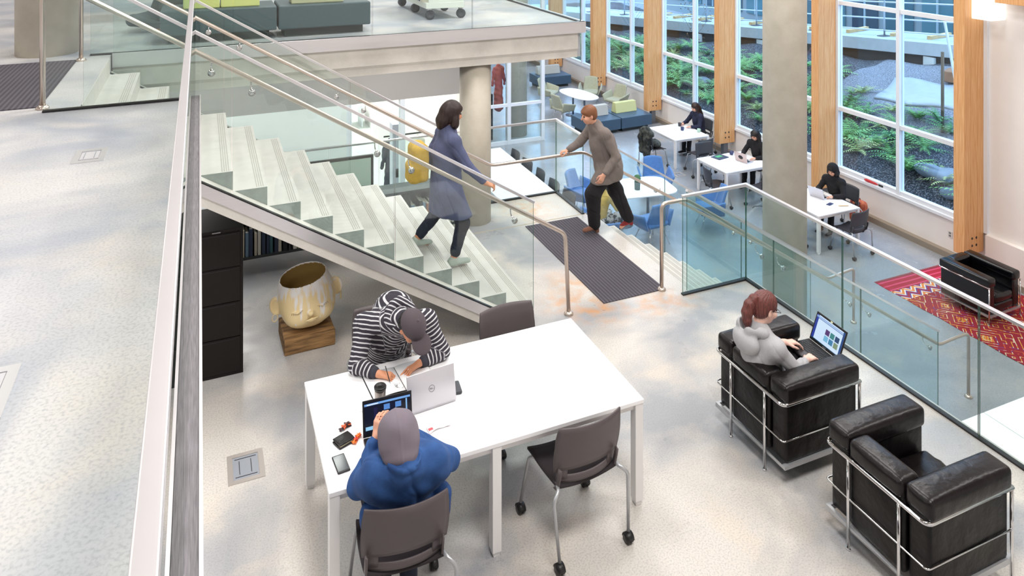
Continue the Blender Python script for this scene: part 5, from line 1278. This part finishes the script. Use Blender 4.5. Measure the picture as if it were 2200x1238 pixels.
for z in (0.08,0.62,1.12): G().box(-0.75,0.75,-0.25,0.25,z,z+0.04).build('shelf_board', BLACKP, t)
for sx in (-0.73,0.73): G().box(sx-0.02,sx+0.02,-0.25,0.25,0,1.30).build('side_frame', BLACKP, t)
bx = [((-0.2,0.12),(230,226,222),'white'),((0.3,0.12),(150,190,210),'pale blue'),((0.05,0.66),(222,140,126),'salmon'),((0.45,0.66),(214,206,196),'cream'),((0.1,1.16),(40,40,48),'black'),((0.45,1.16),(150,120,140),'mauve'),((-0.35,1.16),(60,110,190),'blue')]
for (q, c, nm) in bx:
    o = G().box(-0.15,0.15,-0.16,0.16,0,0.26).build('storage_box', pm('box_'+nm.replace(' ','_'), c, 0.7), None, 0.01); place(o, (6.92+q[0],19.86,L0+q[1]+0.001)); tag(o, nm+' box on the black shelf unit behind the far glass', 'box')
garment('brick red coat hanging behind the far glass partition', 8.02, (170,90,84), 20.1, 0.14, 2.0, 1.2)
# exit sign on the upper floor
t = thing('exit_sign', 'small green exit sign with a running figure above the balcony end', 'sign', (5.60,14.3,2.95))
G().box(-0.16,0.16,-0.015,0.015,0,0.22).build('sign_box', emis('exit_green', (30,190,150), 0.9), t)
g = G().lathe([(0.0001,-0.012),(0.016,0),(0.0001,0.012)], 10, 0, Matrix.Translation((0.03,-0.017,0.165)))
for a, b in (((0.02,0.145),(-0.005,0.095)),((0.02,0.145),(-0.03,0.135)),((0.02,0.14),(0.05,0.115)),((-0.005,0.095),(0.03,0.07)),((0.03,0.07),(0.025,0.035)),((-0.005,0.095),(-0.04,0.06))): g.tube([(a[0],-0.017,a[1]),(b[0],-0.017,b[1])], 0.008, 6)
g.tube([(-0.13,-0.017,0.11),(-0.07,-0.017,0.11)], 0.006, 6).tube([(-0.11,-0.017,0.13),(-0.13,-0.017,0.11),(-0.11,-0.017,0.09)], 0.006, 6)
g.build('running_figure', emis('sign_white', (235,255,248), 1.2), t); G().tube([(0,0,0.22),(0,0,5.05)], 0.006, 6).build('hanger', ALU, t)
# ---- white book trolley
t = thing('book_trolley', 'white steel book trolley on castors on the balcony', 'trolley', (3.22,10.9,L2), 0)
g = G().box(-0.26,0.26,-0.85,-0.81,0.16,1.05).box(-0.26,0.26,0.81,0.85,0.16,1.05).box(-0.30,0.26,-0.85,0.85,0.16,0.24).box(-0.26,0.26,-0.81,0.81,0.62,0.64)
g.build('body', pm('trolley_white', (226,232,224), 0.5), t, 0.004)
for sx in (-0.23, 0.23):
    for sy in (-0.78, 0.0, 0.78):
        c = G().box(sx-0.025,sx+0.025,sy-0.02,sy+0.02,0.075,0.16).build('castor_fork', CHROME, t)
        G().lathe([(0.0001,-0.018),(0.03,-0.018),(0.032,-0.02),(0.066,-0.02),(0.068,0),(0.066,0.02),(0.032,0.02),(0.03,0.018),(0.0001,0.018)], 20, 0, Matrix.Translation((sx,sy-0.02,0.068)) @ Matrix.Rotation(PI/2, 4, 'X')).build('wheel', pm('rubber_grey', (70,74,80), 0.7), c)
for k in range(8):
    o = G().box(-0.02,0.02,-0.1,0.1,0,0.24).build('book', pm('cloth_'+names[(k*3) % 10].replace(' ','_'), bc[(k*3) % 10], 0.7)); place(o, (3.0,10.2+0.06*k,L2+0.242), PI/2); tag(o, names[(k*3) % 10]+' book on the lower shelf of the white trolley', 'book', 'books on the trolley')
# reading table on the upper floor behind the curled person
t = thing('timber_table', 'timber table at the back of the upper floor', 'table', (-1.0,12.4,L2)); G().box(-0.8,0.8,-0.4,0.4,0.70,0.74).build('table_top', TIMBER, t); 
for sx in (-0.7,0.7):
    for sy in (-0.35,0.35): G().box(sx-0.02,sx+0.02,sy-0.02,sy+0.02,0,0.70).build('leg', STEELT, t)
# ---- props on the lower tables
o = thing('potted_cactus', 'small round cactus in a grey pot on the lounge table', 'plant', (8.40,13.25,L0+0.736))
G().lathe([(0.055,0),(0.065,0.16),(0.058,0.16),(0.055,0.145),(0.0001,0.145)], 20).build('pot', pm('grey_pot', (84,100,104), 0.7), o)
g = G().lathe([(0.02,0.14),(0.055,0.18),(0.068,0.23),(0.055,0.28),(0.02,0.305),(0.0001,0.307)], 24)
for i, p in enumerate(g.v):
    a = math.atan2(p[1], p[0]); k = 1+0.09*math.cos(a*12); g.v[i] = (p[0]*k, p[1]*k, p[2])
g.build('cactus', pm('cactus_green', (70,112,70), 0.7), o)
def mug(label, loc, c):
    t = thing('mug', label, 'mug', loc); m = pm('glaze_%d_%d' % (c[0], c[2]), c, 0.3)
    G().lathe([(0.03,0),(0.04,0.01),(0.042,0.09),(0.037,0.09),(0.035,0.012),(0.0001,0.012)], 18).build('cup', m, t)
    G().tube([(0.04,0,0.075),(0.065,0,0.07),(0.065,0,0.03),(0.04,0,0.022)], 0.005, 6).build('handle', m, t)
mug('dark blue mug near the middle of the farthest window table', (11.70,16.28,L0+TT), (44,56,96)); mug('small dark cup behind the blue mug on the farthest window table', (11.86,16.62,L0+TT), (50,48,56)); mug('pale green cup beside the long haired person', (12.0,15.98,L0+TT), (176,204,186))
mug('dark cup between the tablet case and the silver laptop', (11.62,14.22,L0+TT), (52,62,100))
t = thing('tablet_case', 'dark blue tablet in an open case at the middle window table', 'tablet', (11.25,14.18,L0+TT), 0.2)
G().rbox((0,0,0.008), (0.34,0.26,0.014), 0.005, 0, n=2).build('case', pm('case_navy', (50,62,84), 0.5), t); G().box(-0.09,0.09,-0.02,0.08,0.0155,0.017).build('screen_picture', pm('screen_green', (70,170,110), 0.4), t)
def sheet(nm, label, loc, rz, w, d, m, th=0.004):
    g = G().grid(lambda u, v: ((u-0.5)*w, (v-0.5)*d, th+0.004*math.sin(u*6)*math.sin(v*3)), 8, 4, 0, 0.003); o = g.build(nm, m); place(o, loc, rz); tag(o, label, 'paper')
PAP = pm('paper_white', (242,242,244), 0.9)
sheet('open_notebook', 'open notebook in front of the person with the fringe', (11.86,13.58,L0+TT), 0.6, 0.30, 0.21, PAP)
sheet('paper_sheet', 'white sheet of paper behind the tablet case', (11.55,14.27,L0+TT), 0.1, 0.21, 0.15, PAP)
sheet('paper_sheet', 'white papers near the right end of the nearest window table', (11.72,11.05,L0+TT), 0.3, 0.24, 0.17, PAP)
t = thing('smartphone', 'dark phone on the nearest window table beside the laptop', 'phone', (11.48,11.10,L0+TT), 0.3); G().rbox((0,0,0.005),(0.16,0.08,0.010),0.004).build('body', pm('phone_blue', (60,72,104), 0.3), t)
o = G().rbox((0,0,0.008), (0.20,0.035,0.014), 0.006).build('pencil_case', pm('tan_canvas', (206,178,140), 0.8)); place(o, (11.66,10.93,L0+TT), -0.35); tag(o, 'tan pencil case at the near edge of the nearest window table', 'case')
# jacket and bag piled on the far chair
S = SDF(0.014); c = v3(10.72,16.15,L0)
S.chain([c+v3(-0.20,-0.20,0.86), c+v3(-0.24,0,0.92), c+v3(-0.20,0.20,0.86)], [0.08,0.10,0.08], 0.06).chain([c+v3(-0.27,-0.12,0.75), c+v3(-0.27,-0.1,0.35)], [0.10,0.09], 0.06).chain([c+v3(-0.27,0.12,0.75), c+v3(-0.26,0.1,0.4)], [0.10,0.09], 0.06).ell(c+v3(0.02,0,0.55), [0.18,0.19,0.10], None, 0.05)
o = S.mesh('draped_jacket', pm('camouflage_cloth', (70,72,66), 0.9, col2=(34,36,36), vscale=9, c2lo=0.45, c2hi=0.55), None, tuple(c), folds(0.012, 0.8)); o.location = tuple(c); tag(o, 'dark camouflage jacket draped over the chair at the farthest window table', 'jacket')
# red backpack by the nearest window table
t = thing('backpack', 'red patterned backpack leaning on the low wall by the nearest window table', 'bag', (12.75,11.55,L0), 0)
b_ = v3(12.75,11.55,L0)
S = SDF(0.010); S.box(b_+v3(0,0,0.24), (0.10,0.18,0.24), None, 0.08, 0.03).box(b_+v3(-0.10,0,0.15), (0.05,0.13,0.12), None, 0.045, 0.03)
S.mesh('pack', pm('red_woven', (164,66,58), 0.9, col2=(196,110,74), vscale=18, c2lo=0.45, c2hi=0.6), t, b_, folds(0.004))
for s_ in (-1, 1): G().tube([(-0.08,0.09*s_,0.46),(-0.15,0.10*s_,0.34),(-0.13,0.10*s_,0.12)], 0, 4, 0, False, None, True, (0.018,0.005)).build('strap', pm('maroon_strap', (112,40,40), 0.8), t)
G().tube([(0,-0.04,0.47),(0,-0.03,0.51),(0,0.03,0.51),(0,0.04,0.47)], 0.007, 6).build('handle', pm('maroon_strap', (112,40,40), 0.8), t)
# umbrella on the sill
t = thing('umbrella', 'folded red and black umbrella lying on the window sill', 'umbrella', (13.06+0.03,11.35,-1.625), PI/2)
G().tube([(0.0,0,0.0),(0.05,0,0.0),(0.30,0,0.0),(0.36,0,0.0)], [0.012,0.026,0.034,0.016], 10).build('canopy', pm('umbrella_red', (206,58,62), 0.6), t); G().tube([(0.36,0,0),(0.52,0,0)], 0.006, 8).build('shaft', BLACKP, t); G().rbox((-0.06,0,0), (0.12,0.05,0.045), 0.02).build('handle', BLACKP, t)
# wall sockets
for (x, y, z, l) in ((XW-0.004,9.75,L0+0.42,'small socket plate on the low wall left of the orange post'), (XW-0.104,8.15,L0+0.35,'small socket plate on the low wall behind the rug armchair'), (XW-0.004,15.3,L0+0.38,'socket plate on the low wall behind the middle window table'), (XW-0.004,23.6,L0+0.4,'socket plate on the low wall in the far lounge'), (XW-0.004,21.2,L0+0.4,'socket plate on the low wall behind the sage armchair')):
    t = thing('wall_socket', l, 'socket', (x, y, z)); G().box(-0.006,0.002,-0.045,0.045,-0.06,0.06).build('plate', pm('socket_ivory', (222,218,212), 0.5), t, 0.003)
    G().box(-0.0075,-0.006,-0.022,0.022,0.008,0.042).box(-0.0075,-0.006,-0.022,0.022,-0.042,-0.008).build('outlet', pm('socket_dark', (120,116,112), 0.5), t)
t = thing('wall_lamp', 'glowing white cube lamp beside the orange post at the top', 'lamp', (12.88,8.86,2.20))
G().box(-0.19,0.19,-0.18,0.18,0,0.50).build('lamp_shade', emis('lamp_glow', (255,252,246), 1.6), t, 0.01); G().box(-0.05,0.22,-0.05,0.05,0.50,0.54).build('bracket', ALU, t)
# cable cluster on the floor
o = G().tube([(0,0,0.006),(0.1,0.05,0.006),(0.22,0.02,0.006),(0.3,-0.06,0.006)], 0.006, 6).build('floor_cable', BLACKP); place(o, (11.2,13.0,L0)); tag(o, 'short dark cable on the floor under the middle window table', 'cable')
# ------------------------------------------------------------------ outside
def gz(x, y):
    """planting bed rising away from the windows"""
    far = -0.22-0.07*(y-14) if y < 30 else -1.34
    xs = 19.1-0.16*(y-14)
    t = min(1.0, max(0.0, (x-13.4)/(xs-13.4)))
    return -1.85+(far+1.85)*t**0.85+0.05*math.sin(x*2.1+y*1.3)+0.04*math.sin(x*4.7-y*3.1)
soil = pm('damp_mulch', (150,150,156), 0.95, col2=(34,34,40), vscale=30, bump=0.9, bscale=60, c2lo=0.48, c2hi=0.74, detail=10)
o = G().grid(lambda u, v: (13.3+9*u, 4+34*v, gz(13.3+9*u, 4+34*v)), 60, 160, 0).build('ground_bed', soil); tag(o, 'dark mulch bed rising outside the windows', 'ground', kind='structure')
gravel = pm('grey_gravel', (146,146,152), 0.95, col2=(74,74,84), vscale=40, bump=0.6, bscale=60, detail=10, c2lo=0.38, c2hi=0.62)
o = G().grid(lambda u, v: (15.6+0.16*0+3.3*u, 8+8.0*v, gz(15.6+3.3*u, 8+8*v)+0.015), 30, 40, 0, 0.0).build('ground_gravel', gravel); tag(o, 'grey gravel strip above the planting', 'ground', kind='structure')
PC = [(17.73,14.85),(16.31,14.30),(16.72,12.35),(18.3,12.6)]
def padf(u, v):
    a = [PC[0][i]*(1-u)+PC[3][i]*u for i in (0,1)]; b_ = [PC[1][i]*(1-u)+PC[2][i]*u for i in (0,1)]
    x, y = a[0]*(1-v)+b_[0]*v, a[1]*(1-v)+b_[1]*v; return (x, y, gz(x, y)+0.07)
o = G().grid(padf, 10, 10, 0, -0.06).build('concrete_pad', pm('pale_pad', (158,162,170), 0.8, var=0.05)); tag(o, 'pale concrete pad among the ferns outside', 'slab', kind='structure')
# raised walkway on a dark plinth, with scaffold rail
def wl(y): return 19.1-0.16*(y-14)
def wz(y): return -0.22-0.07*(y-14)
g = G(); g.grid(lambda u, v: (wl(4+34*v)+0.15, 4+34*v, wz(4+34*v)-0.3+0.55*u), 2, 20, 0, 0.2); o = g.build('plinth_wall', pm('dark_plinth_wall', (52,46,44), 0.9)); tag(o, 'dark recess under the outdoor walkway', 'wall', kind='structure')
g = G()
for k in range(20):
    y0 = 4+1.7*k; y1 = y0+1.7
    vs = [(wl(y)+a, y, wz(y)+z) for y in (y0, y1) for a, z in ((0,0.26),(0,0.62),(2.2,0.62),(2.2,0.26))]
    g.add(vs, [(0,1,2,3),(4,7,6,5),(0,4,5,1),(1,5,6,2),(2,6,7,3),(0,3,7,4)])
o = g.build('walkway_slab', pm('walkway_concrete', (176,180,184), 0.8, var=0.06)); tag(o, 'raised concrete walkway beyond the planting', 'slab', kind='structure')
for k in range(7):
    y = 9.0+2.9*k; o = G().box(-0.04,0.04,-0.17,0.17,0,0.30).build('plinth_block', pm('pale_block', (206,208,206), 0.8)); place(o, (wl(y)+0.06, y, wz(y)-0.08)); tag(o, 'pale block set in the dark recess under the walkway', 'block', 'pale blocks under the walkway')
SCAF = pm('galvanised_pipe', (196,204,212), 0.35, 0.7)
y = 7.5; k = 0
t = thing('scaffold_rail', 'galvanised scaffold rail along the outdoor walkway', 'rail', (wl(14)+0.6, 14, wz(14)+0.62))
b = Vector(t.location)
def wp(y, dx, dz): return Vector((wl(y)+dx, y, wz(y)+0.62+dz))-b
for dz in (0.55, 1.05, 0.18): G().tube([wp(6, 0.7, dz), wp(32, 0.7, dz)], 0.024, 8).build('rail', SCAF, t)
for k in range(11):
    y = 7.0+2.4*k; G().tube([wp(y,0.7,0),wp(y,0.7,3.6)], 0.026, 8).build('pole', SCAF, t); G().cbox(wp(y,0.7,0.012), (0.35,0.25,0.02)).build('base_plate', pm('base_plate_dark', (84,80,84), 0.8), t)
for k in range(16):
    y = 7.6+1.3*k; o = G().box(-0.6,0.6,-0.06,0.06,0,0.10).build('timber_plank', pm('raw_pine', (206,170,120), 0.8, var=0.1, vscale=8)); place(o, (wl(y)+1.35, y, wz(y)+0.63), 0.3+0.2*math.sin(k*2)); tag(o, 'raw pine plank lying across the outdoor walkway', 'plank', 'pine planks on the walkway')
# building beyond: blue glass and pale panels
t = thing('office_building', 'building with teal glass and pale panels beyond the walkway', 'building', (26,18,-2))
G().box(0,6,-16,20,0,14).build('facade', pm('facade_pale', (122,134,138), 0.7), t)
for k in range(21):
    y = -15.6+1.68*k; tone = ((34,66,82),(52,92,104),(70,112,122))[(k*2) % 3]; hi_ = 1.30+(0.35 if k % 4 == 1 else 0)
    p = G().box(-0.06,0,y,y+hi_,0.75,3.1).box(-0.06,0,y,y+hi_,3.3,6.2).box(-0.06,0,y,y+hi_,6.5,9.5).box(-0.06,0,y,y+hi_,9.8,12.5).build('window', pm('teal_glazing_%d' % tone[0], tone, 0.1, 0, 0.8), t)
    G().box(-0.12,-0.06,y+0.58,y+0.64,0.75,12.5).box(-0.11,-0.06,y,y+hi_,2.0,2.06).build('mullion', pm('facade_frame', (150,166,172), 0.5), p)
o = G().box(-0.3,0.3,-0.2,0.2,0,0.28).build('wooden_crate', pm('crate_wood', (140,98,70), 0.8, var=0.15, vscale=8), None, 0.02); place(o, (18.35,13.55,gz(18.35,13.55)), 0.4); tag(o, 'small wooden crate on the gravel outside by the orange post', 'crate')
o = G().box(-0.03,0.03,-0.02,0.02,0,1.9).build('white_stake', pm('stake_white', (226,232,236), 0.6)); place(o, (18.0,13.2,gz(18.0,13.2)-0.05)); o.rotation_euler = (0.0,-0.25,0); tag(o, 'leaning white stake above the crate outside', 'stake')
# rocks
rr = random.Random(5)
for k, (x, y, s_) in enumerate([(14.9,12.89,0.28),(14.35,10.91,0.40),(14.05,10.3,0.34),(14.4,15.9,0.28),(14.9,19.5,0.3),(14.4,13.9,0.22)]):
    S = SDF(0.03); c = v3(x,y,gz(x,y))
    for j in range(5): S.ell(c+v3(rr.uniform(-.4,.4)*s_, rr.uniform(-.5,.5)*s_, 0.02), [s_*rr.uniform(.4,.7), s_*rr.uniform(.5,.8), s_*0.30], None, 0.05)
    o = S.mesh('flat_rock', pm('basalt_pale', (116,124,134), 0.85, var=0.12, vscale=6), None, tuple(c), folds(0.015, 0.3)); o.location = tuple(c)
    tag(o, ['pale flat rock among ferns, middle of the nearest window','large pale rock at the right pane of the nearest window','pale rock by the orange post outside','pale rock outside behind the middle window table','pale rock outside the window beyond the far table','small pale rock outside behind the tall round column'][k], 'rock')
# ferns: fronds with leaflet pairs
def fern(seed, n, L, m):
    rr = random.Random(seed); g = G()
    for i in range(n):
        a = 2*PI*i/n+rr.uniform(-.25,.25); l = L*rr.uniform(.7,1.1); el = rr.uniform(0.5,1.25); cz = math.cos(a); sz = math.sin(a)
        pts = []; N_ = 11
        for j in range(N_+1):
            s_ = j/N_; rad = l*s_*math.cos(el*(1-0.0*s_))*1.0+0.25*l*s_*s_; z = l*(math.sin(el)*s_-0.55*s_*s_*math.sin(el)*1.15)
            pts.append(Vector((cz*rad, sz*rad, z+0.02)))
        side = Vector((-sz, cz, 0))
        for j in range(1, N_):
            p = pts[j]; q = pts[j+1]; w = 0.115*l*math.sin(PI*(j/N_)**0.7)+0.01; d = (q-p)
            for s_ in (-1, 1):
                tip = p+side*s_*w+d*0.9-Vector((0,0,0.25*w)); g.add([p-d*0.25, p+d*0.45, tip], [(0,1,2)])
        g.add([pts[0]+side*0.004, pts[0]-side*0.004, pts[N_]], [(0,1,2)])
    me = g.build('fern', m).data
    return me
FM = [pm('fern_green', (112,160,80), 0.6, col2=(64,118,70), vscale=3), pm('fern_olive', (182,184,112), 0.6, col2=(124,150,84), vscale=3), pm('fern_bright', (136,180,96), 0.6, col2=(84,138,78), vscale=3)]
meshes = [fern(1, 18, 0.62, FM[0]), fern(2, 15, 0.52, FM[1]), fern(3, 20, 0.70, FM[2]), fern(4, 12, 0.40, FM[0])]
for o in [o for o in COL.objects if o.name.startswith('fern')]: bpy.data.objects.remove(o)
FL = ['dark green fern outside the windows', 'olive tinged fern outside the windows', 'tall bright green fern outside the windows', 'small green fern outside the windows']
rr = random.Random(21)
def put_fern(x, y, k, s_):
    o = bpy.data.objects.new('fern', meshes[k]); COL.objects.link(o)
    o.location = (x, y, gz(x, y)-0.01); o.rotation_euler = (rr.uniform(-.1,.1), -0.15, rr.uniform(0, 6.3)); o.scale = (s_, s_, s_)
    tag(o, FL[k], 'fern', ['dark green ferns','olive ferns','bright ferns','small ferns'][k]+' outside the windows')
for i, (x, y) in enumerate([(16.05,14.77),(16.6,14.9),(15.3,14.2),(14.89,13.42),(14.52,12.69),(14.45,12.15),(14.1,12.75),(14.48,13.46),(15.6,13.92),(16.0,13.4),(16.1,12.85),(16.2,12.35),(15.24,12.29),(14.99,11.79),(14.2,10.6),(14.1,9.9),(15.09,12.66),(15.4,13.3),(14.3,14.1),(15.9,11.9),(14.7,14.5),(15.6,14.6),(15.1,15.3),(14.15,11.5),(15.5,12.9)]):
    put_fern(x, y, (0,1,2,0,2,0,1,2)[i % 8], rr.uniform(0.9, 1.3))
cnt = 0; spots = []
while cnt < 120:
    y = rr.uniform(15.2, 31); x = 13.95+rr.random()**1.2*max(0.4, min(3.4, wl(y)-15.2))
    if any((x-a)**2+(y-b)**2 < 0.42**2 for a, b in spots): continue
    spots.append((x, y)); k = rr.choice((0,0,1,2,2,3)); put_fern(x, y, k, rr.uniform(0.8, 1.25)*(0.9 if y < 20 else 1.15)); cnt += 1
# young bare trees with stakes
def sapling(label, x, y, h, seed, bare=True, m=None):
    rr = random.Random(seed); t = thing('young_tree', label, 'tree', (x, y, gz(x, y)-0.03)); m = m or pm('bark', (92,78,66), 0.9)
    G().tube([(0,0,0),(0.02,0.01,h*0.5),(0.0,0.03,h)], [0.022,0.018,0.008], 8).build('trunk', m, t)
    g = G()
    for i in range(16):
        z = h*rr.uniform(0.3, 0.98); a = rr.uniform(0, 6.3); l = rr.uniform(0.3, 0.9)*(1.2-z/h)*1.2
        p = Vector((0.01,0.01,z)); q = p+Vector((math.cos(a)*l*0.6, math.sin(a)*l*0.6, l*0.8)); g.tube([p, (p+q)/2+Vector((0,0,-0.04)), q], [0.006,0.004,0.002], 5)
        for j in range(2):
            w = p.lerp(q, rr.uniform(.4,.9)); a2 = a+rr.uniform(-1,1); g.tube([w, w+Vector((math.cos(a2),math.sin(a2),1.1))*0.18], [0.003,0.0015], 4)
    g.build('twigs', m, t)
    if not bare:
        g = G()
        for i in range(140):
            z = h*rr.uniform(0.35,1.05); a = rr.uniform(0,6.3); r = rr.uniform(0.05,0.45); p = Vector((r*math.cos(a), r*math.sin(a), z)); d = Vector((rr.uniform(-1,1),rr.uniform(-1,1),rr.uniform(-1,1))).normalized()*0.035; e = d.cross(Vector((0.3,0.5,0.8))).normalized()*0.018
            g.add([p-d, p+e, p+d, p-e], [(0,1,2,3)])
        g.build('leaves', pm('russet_leaf', (150,96,56), 0.8, var=0.2, vscale=9), t)
sapling('bare young tree with reddish twigs behind the tall round column', 15.0, 15.4, 2.2, 1, True, pm('red_twig', (120,72,74), 0.9))
sapling('young tree with russet leaves outside the third window', 15.3, 20.6, 2.6, 2, False)
sapling('young tree with a few russet leaves outside the far table window', 14.9, 18.6, 2.4, 3, False)
sapling('thin bare young tree outside the fourth window', 15.2, 24.4, 2.2, 4)
for (x, y, h, l) in ((15.93,12.05,1.9,'dark timber stake standing in the bed of the nearest window'),(15.2,23.2,1.5,'timber stake outside the fourth window'),(15.0,20.2,1.4,'timber stake outside the third window'),(14.9,15.9,1.4,'timber stake beside the bare reddish tree')):
    o = G().tube([(0,0,0),(0,0,h)], 0.035, 10).build('timber_stake', pm('stake_wood', (104,88,72), 0.9)); place(o, (x, y, gz(x,y)-0.03)); tag(o, l, 'stake')
o = G().box(12,60,-30,80,-2.6,-2.5).build('ground_far', pm('far_ground', (110,112,116), 0.9)); tag(o, 'ground beyond the garden', 'ground', kind='structure')
# ------------------------------------------------------------------ light
W = bpy.data.worlds.new('World'); SC.world = W; W.use_nodes = True; nt = W.node_tree
bg = nt.nodes['Background']; bg.inputs['Color'].default_value = (0.42, 0.66, 1.0, 1); bg.inputs['Strength'].default_value = 5.5
LP = 0.60
def area(name, loc, sx, sy, power, col=(1,0.975,0.945), rot=(0,0,0)):
    l = bpy.data.lights.new(name, 'AREA'); l.shape = 'RECTANGLE'; l.size = sx; l.size_y = sy; l.energy = power*LP; l.color = col
    o = bpy.data.objects.new(name, l); COL.objects.link(o); o.location = loc; o.rotation_euler = rot; return o
lampm = emis('diffuser', (255,250,242), 1.5)
k = 0
for (x, y, p) in ((-4,2,110),(-4,8,120),(-4,15,200),(1.6,1.5,560),(1.6,7.6,330),(1.6,15,260),(6.6,2.0,260),(6.6,8.2,330),(6.6,15,460),(10.8,4,240),(10.8,11,420),(10.8,19,420),(5,23,260)):
    t = thing('ceiling_light', 'square white ceiling light panel', 'ceiling light', (x, y, 7.9), 0, 'ceiling light panels'); k += 1
    G().box(-0.95,0.95,-0.95,0.95,0,0.1).box(-0.9,0.9,-0.9,0.9,-0.02,0).build('diffuser', lampm, t)
    area('panel_light', (x, y, 7.84), 1.8, 1.8, p)
for (x, y, p) in ((0,17,320),(2.6,23,650),(3.2,16,260),(6.6,22,160),(0.0,11.0,130),(3.0,11.0,130),(-0.95,5.2,75)):  # unseen fill lights under the slabs, the last added to brighten the ceramic head
    area('room_fill_light', (x, y, 2.08), 1.5, 1.2, p, (1,0.98,0.95))
# ------------------------------------------------------------------ camera: level, shifted down
cam = bpy.data.cameras.new('camera'); co = bpy.data.objects.new('camera', cam); COL.objects.link(co); SC.camera = co
co.location = (0, 0, 4.19); th = math.atan2(0.3875, 0.9219)
co.rotation_euler = (PI/2, 0, -th)
cam.sensor_fit = 'HORIZONTAL'; cam.sensor_width = 36.0; cam.lens = 36.0*1596/2200; cam.shift_x = 0; cam.shift_y = -819/2200
cam.clip_start = 0.05; cam.clip_end = 200
vs = SC.view_settings; vs.view_transform = 'Standard'; vs.look = 'None'; vs.gamma = 1; vs.use_curve_mapping = False; vs.exposure = 0.14
SC.cycles.transparent_max_bounces = 40; SC.cycles.max_bounces = 8; SC.cycles.diffuse_bounces = 4; SC.cycles.glossy_bounces = 4; SC.cycles.use_denoising = True; SC.cycles.sample_clamp_indirect = 6
